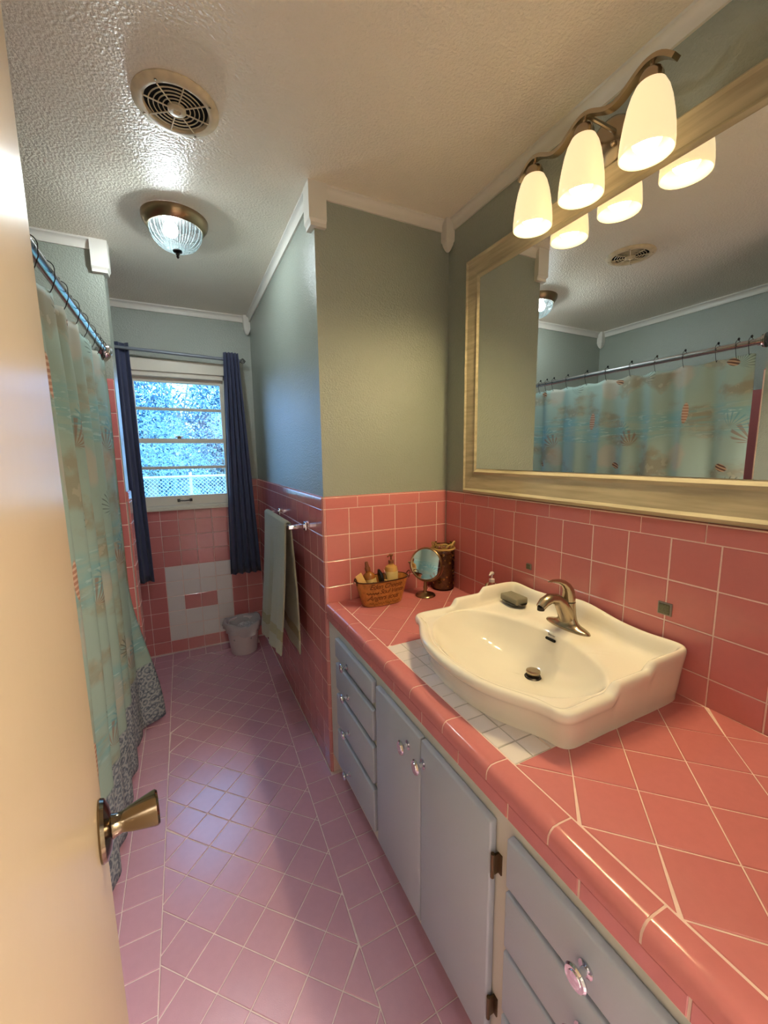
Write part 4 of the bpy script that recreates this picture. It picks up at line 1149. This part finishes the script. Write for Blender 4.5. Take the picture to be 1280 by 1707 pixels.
# ------------------------------------------------------------------ things on the counter
# tin planter with script lettering
px, py, pz = -.394, -.100, CT+.0008
pa0, pb0, pa1, pb1, ph_ = .088, .040, .118, .054, .108
tp = thing('tin_planter', (px, py, pz), 'oval tan tin holder with brown script lettering holding toiletries', 'container')
def oval(a, b_, z, n=56, sq_=2.6):
    P = []
    for i in range(n):
        t = 2*PI*i/n; c, s = math.cos(t), math.sin(t)
        P.append((px+a*math.copysign(abs(c)**(2/sq_), c), py+b_*math.copysign(abs(s)**(2/sq_), s), z))
    return P
b = newbm(); prev = None
for a, c, z in ((pa0-.004, pb0-.004, pz), (pa0, pb0, pz+.003), (pa1, pb1, pz+ph_), (pa1-.003, pb1-.003, pz+ph_), (pa0-.003, pb0-.003, pz+.006)):
    ringv = [b.verts.new(p) for p in oval(a, c, z)]
    if prev:
        for i in range(56): b.faces.new((prev[i], prev[(i+1) % 56], ringv[(i+1) % 56], ringv[i]))
    else: b.faces.new(ringv[::-1])
    prev = ringv
b.faces.new(prev)
obj('body', b, 'tin', tp, smooth=40)
obj('rolled_rim', tube(oval(pa1, pb1, pz+ph_), .0028, 8, closed=True), 'tinrim', tp)
for sg in (1, -1):
    hx = px+sg*(pa1+.002); b = newbm(); b_tube(b, [(hx, py+.016*math.cos(PI*k/8), pz+ph_-.012+.026*math.sin(PI*k/8)) for k in range(9)] if sg < 0 else [(hx+.014*math.sin(PI*k/8), py+.016*math.cos(PI*k/8), pz+ph_-.012+.026*math.sin(PI*k/8)) for k in range(9)], .0018, 6)
    obj('handle', b, 'tinrim', tp)
def script(txt, size, u, v, parent, m):
    cu = bpy.data.curves.new('lettering', 'FONT'); cu.body = txt; cu.size = size; cu.shear = .38; cu.align_x = 'CENTER'; cu.space_character = .92; cu.offset = .0005
    to = bpy.data.objects.new('lettering', cu); COL.objects.link(to)
    dg = bpy.context.evaluated_depsgraph_get(); me = bpy.data.meshes.new_from_object(to.evaluated_get(dg))
    bpy.data.objects.remove(to); bm = newbm(); bm.from_mesh(me); bpy.data.meshes.remove(me)
    bmesh.ops.subdivide_edges(bm, edges=[e for e in bm.edges if e.calc_length() > .004], cuts=1)
    for vt_ in bm.verts:
        x = vt_.co.x+u; z = v+vt_.co.y; k = z/ph_; a = pa0+(pa1-pa0)*k; c = pb0+(pb1-pb0)*k
        xx = max(-.98, min(.98, x/a)); s = (1-abs(xx)**2.6)**(1/2.6)
        vt_.co = Vector((px+x, py-c*s-.0009, pz+z))
    obj('lettering', bm, m, parent, smooth=0, label='brown script lettering on the tin')
for txt, size, u, v in (('Eden Cheese', .030, -.004, .080), ('Soul Vente', .027, .022, .057), ('Angers sous', .030, -.014, .031)):
    script(txt, size, u, v, tp, 'ink')
b = newbm()
for row, z, u0, u1 in ((0, .014, -.072, .066), (1, .060, -.086, -.036)):   # unreadable joined-up strokes
    pts = []
    for k in range(70):
        x = u0+(u1-u0)*k/69; zz = z+.0045*math.sin(k*1.15)+.0025*math.sin(k*.41); kk = zz/ph_; a = pa0+(pa1-pa0)*kk; c = pb0+(pb1-pb0)*kk
        pts.append((px+x, py-c*(1-abs(x/a)**2.6)**(1/2.6)-.0004, pz+zz))
    b_tube(b, pts, .0009, 4)
obj('lettering', b, 'ink', tp, smooth=0)
# bottles in the tin
def bottle(name, c, prof, m, lean=(0, 0), label='', cat='bottle', parts=()):
    t = thing(name, c, label, cat)
    q = Matrix.Rotation(lean[0], 4, 'Y') @ Matrix.Rotation(lean[1], 4, 'X')
    def put(nm, bm, mm):
        bmesh.ops.transform(bm, matrix=q, verts=bm.verts[:]); bmesh.ops.translate(bm, verts=bm.verts[:], vec=Vector(c)); return obj(nm, bm, mm, t, smooth=40)
    put('bottle_body', lathe(prof, n=28), m)
    for nm, bm, mm in parts: put(nm, bm, mm)
    return t
zin = pz+.0065
def pump(z, r=.009):
    b = newbm(); b_lathe(b, [(r*1.35, z), (r*1.35, z+.012), (r*.7, z+.014), (r*.38, z+.016), (r*.38, z+.030), (r*1.0, z+.031), (r*1.1, z+.037), (r*.8, z+.040), (0, z+.040)], n=20)
    b_tube(b, [(0, 0, z+.036), (-.012, -.006, z+.037), (-.022, -.011, z+.032)], [.0042, .0036, .003], 8); return b
bottle('lotion_bottle', (px+.048, py+.006, zin), [(0, 0), (.0265, 0), (.028, .004), (.028, .130), (.024, .144), (.011, .152), (.011, .160)], 'lotion', label='tan lotion bottle with brown pump, right side of the tin', parts=(
    ('label_panel', lathe([(.0283, .055), (.0285, .056), (.0285, .125), (.0283, .126)], n=28, cap=False), 'label'), ('pump', pump(.158), 'brownpump')))
o = bottle('spray_bottle', (px-.034, py+.008, zin), [(0, 0), (.025, 0), (.027, .004), (.027, .105), (.023, .122), (.010, .132), (.010, .142)], 'amber', lean=(-.16, -.06), label='amber bottle with cream label leaning in the left of the tin', parts=(
    ('label_panel', lathe([(.0273, .058), (.0275, .060), (.0275, .104), (.0273, .106)], n=28, cap=False), 'label'),
    ('label_print', (lambda bm: (b_tube(bm, [(.010*math.sin(k*1.9)+.002, -.0279, .082+.010*math.cos(k*1.3)) for k in range(8)], .0012, 4), bm)[1])(newbm()), 'green'),
    ('cap', lathe([(.012, .140), (.012, .152), (.009, .156), (.007, .176), (.004, .178)], n=20), 'brownpump')))
b = newbm(); prev = None
for h, a, c in ((0, .010, .010), (.02, .010, .009), (.10, .0145, .004), (.118, .015, .0016), (.122, .015, .0016)):
    ringv = [b.verts.new((a*math.cos(2*PI*i/20), c*math.sin(2*PI*i/20), h)) for i in range(20)]
    if prev:
        for i in range(20): b.faces.new((prev[i], prev[(i+1) % 20], ringv[(i+1) % 20], ringv[i]))
    else: b.faces.new(ringv[::-1])
    prev = ringv
b.faces.new(prev)
q = Matrix.Translation((px-.058, py-.022, zin+.030)) @ Matrix.Rotation(-.50, 4, 'Y'); bmesh.ops.transform(b, matrix=q, verts=b.verts[:])
o = obj('cream_tube', b, 'tube', at=(px-.055, py-.026, zin+.03)); tag(o, 'cream coloured squeeze tube leaning over the left rim of the tin', 'tube')
t = thing('hairbrush', (px-.002, py-.004, zin), 'black hairbrush handle with silver edge standing in the middle of the tin', 'brush')
b = newbm(); b_tube(b, [(px+.012, py-.004, zin+.002), (px+.004, py, zin+.06), (px-.006, py+.004, zin+.118), (px-.012, py+.005, zin+.138)], [.014, .017, .018, .007], 14, flat=(1, .6)); obj('handle', b, 'black', t, smooth=60)
obj('silver_strip', tube([(px+.026, py-.018, zin+.06), (px+.016, py-.014, zin+.105), (px+.006, py-.010, zin+.140)], .0022, 6), 'chrome', t)
o = bottle('sample_bottle', (px+.004, py-.028, zin), [(0, 0), (.0115, 0), (.012, .002), (.012, .085), (.006, .090), (.006, .100), (0, .101)], 'tube', label='little cream bottle at the front of the tin')

# makeup mirror
mx_, my_ = -.187, -.114
mm = thing('makeup_mirror', (mx_, my_, CT+.0006), 'round bronze tabletop makeup mirror on a stand beside the tin', 'mirror')
z0 = CT+.0006
obj('base', lathe([(.043, z0), (.044, z0+.003), (.041, z0+.007), (.030, z0+.011), (.014, z0+.014), (.010, z0+.018), (0, z0+.018)], (mx_, my_, 0), n=40), 'bronze', mm, smooth=40)
obj('stem', lathe([(.010, z0+.016), (.0075, z0+.024), (.0095, z0+.036), (.0075, z0+.05), (.006, z0+.066)], (mx_, my_, 0), n=20), 'bronze', mm, smooth=50)
mc = Vector((mx_, my_-.006, .941)); nrm = Vector((-.78, -.58, .20)).normalized()
rot = nrm.to_track_quat('Z', 'Y').to_matrix().to_4x4(); TM = Matrix.Translation(mc) @ rot
b = lathe([(.066, -.006), (.0725, -.006), (.0745, -.002), (.0735, .004), (.070, .0065), (.0665, .005), (.066, .002)], n=56, cap=False)
bmesh.ops.transform(b, matrix=TM, verts=b.verts[:]); obj('ring', b, 'bronze', mm, smooth=50)
b = lathe([(.067, -.005), (.067, .002), (0, .0022)], n=48); bmesh.ops.transform(b, matrix=TM, verts=b.verts[:]); obj('glass', b, 'mirror', mm, smooth=30)
b = newbm(); rv = rot @ Vector((1, 0, 0)); rv.z = 0; rv.normalize()
b_tube(b, [mc+rv*(.078*math.cos(a))+Vector((0, 0, .078*math.sin(a))) for a in [PI+PI*k/16 for k in range(17)]], .0024, 8)
for sg in (1, -1): b_tube(b, [mc+rv*(.070*sg), mc+rv*(.084*sg)], .004, 8)
obj('yoke', b, 'bronze', mm)

# glass jar with raffia and beads
jx, jy = -.058, -.062
jr = thing('potpourri_jar', (jx, jy, CT), 'tall glass jar of dark potpourri tied with raffia in the counter corner', 'jar')
obj('glass', lathe([(0, CT+.0005), (.050, CT+.0005), (.053, CT+.006), (.053, CT+.185), (.050, CT+.200), (.044, CT+.206), (.044, CT+.216)], (jx, jy, 0), n=40, cap=False), 'clear', jr, smooth=40)
obj('filling', lathe([(0, CT+.004), (.046, CT+.004), (.049, CT+.010), (.049, CT+.168), (.03, CT+.176), (0, CT+.178)], (jx, jy, 0), n=32, cap=False), 'jarglass', jr, smooth=60)
rg = random.Random(5)
for k in range(46):
    a = rg.uniform(PI*.75, PI*2.0); z = CT+.018+rg.random()*.15; r = rg.uniform(.004, .009); bm = newbm(); bmesh.ops.create_icosphere(bm, subdivisions=1, radius=r)
    bmesh.ops.translate(bm, verts=bm.verts[:], vec=(jx+(.049-r*.35)*math.cos(a), jy+(.049-r*.35)*math.sin(a), z)); obj('pod', bm, 'bead', jr, smooth=180)
for k in range(6):
    a = 2.6+k*.55; c = Vector((jx+.046*math.cos(a), jy+.046*math.sin(a), CT+.200+.008*(k % 2))); rad = .017+.004*(k % 3)
    d = Vector((-math.sin(a), math.cos(a), 0)); up = Vector((math.cos(a)*.4, math.sin(a)*.4, 1)).normalized()
    obj('raffia_loop', tube([c+d*(rad*math.cos(t))+up*(rad*.8*math.sin(t)) for t in [2*PI*i/14 for i in range(14)]], .004, 6, closed=True, flat=(1, .5)), 'raffia', jr)
obj('raffia_band', tube([(jx+.0535*math.cos(2*PI*i/30), jy+.0535*math.sin(2*PI*i/30), CT+.192) for i in range(30)], .004, 6, closed=True), 'raffia', jr)

# little soap pump behind the basin
o = bottle('hand_soap', (-.058, -.395, CT+.0006), [(0, 0), (.026, 0), (.028, .004), (.028, .095), (.024, .112), (.012, .120), (.012, .126)], 'clear', label='clear hand soap bottle with white pump behind the left edge of the basin', parts=(
    ('liquid', lathe([(0, .003), (.0255, .003), (.0262, .006), (.0262, .085), (0, .086)], n=28, cap=False), 'clearpump'), ('pump', pump(.122, .008), 'plasticwhite')))

# ------------------------------------------------------------------ door
E0 = Vector((-1.2395, -.985, 0)); H0 = Vector((-1.158, -1.600, 0)); dd = (H0-E0); DL = dd.length; dd.normalize()
nd = Vector((-dd.y, dd.x, 0)); nd = nd if nd.x > 0 else -nd
door = thing('door_1', tuple(H0), 'cream glossy flush door standing open at the left edge with a bronze knob', 'door', kind='structure')
b = newbm(); th = .035
prof = [(0, 0), (DL, 0), (DL, -th), (0, -th)]
b_prism(b, [(0, 0), (DL, 0), (DL, -th), (0, -th)], E0+Vector((0, 0, .012)), E0+Vector((0, 0, 2.03)), dd, nd)
bmesh.ops.bevel(b, geom=b.edges[:], offset=.002, segments=2, affect='EDGES')
obj('leaf', b, 'doorpaint', door, smooth=30)
kc = E0+dd*.060+Vector((0, 0, .978))
def kn(side):
    b = lathe([(.0335, 0), (.0345, .002), (.033, .006), (.024, .010), (.014, .012), (.0125, .016), (.0115, .022), (.0122, .025), (.0145, .032), (.0175, .044), (.0202, .056), (.0205, .059), (.0185, .0615), (.010, .062), (0, .0622)], n=40)
    rt = (nd*side).to_track_quat('Z', 'Y').to_matrix().to_4x4()
    bmesh.ops.transform(b, matrix=Matrix.Translation(kc+(nd*.0002 if side > 0 else nd*(-th-.0002))) @ rt, verts=b.verts[:])
    k_ = obj('knob', b, 'knobmetal', door, smooth=35, label='antique bronze tulip door knob')
kn(1); kn(-1)
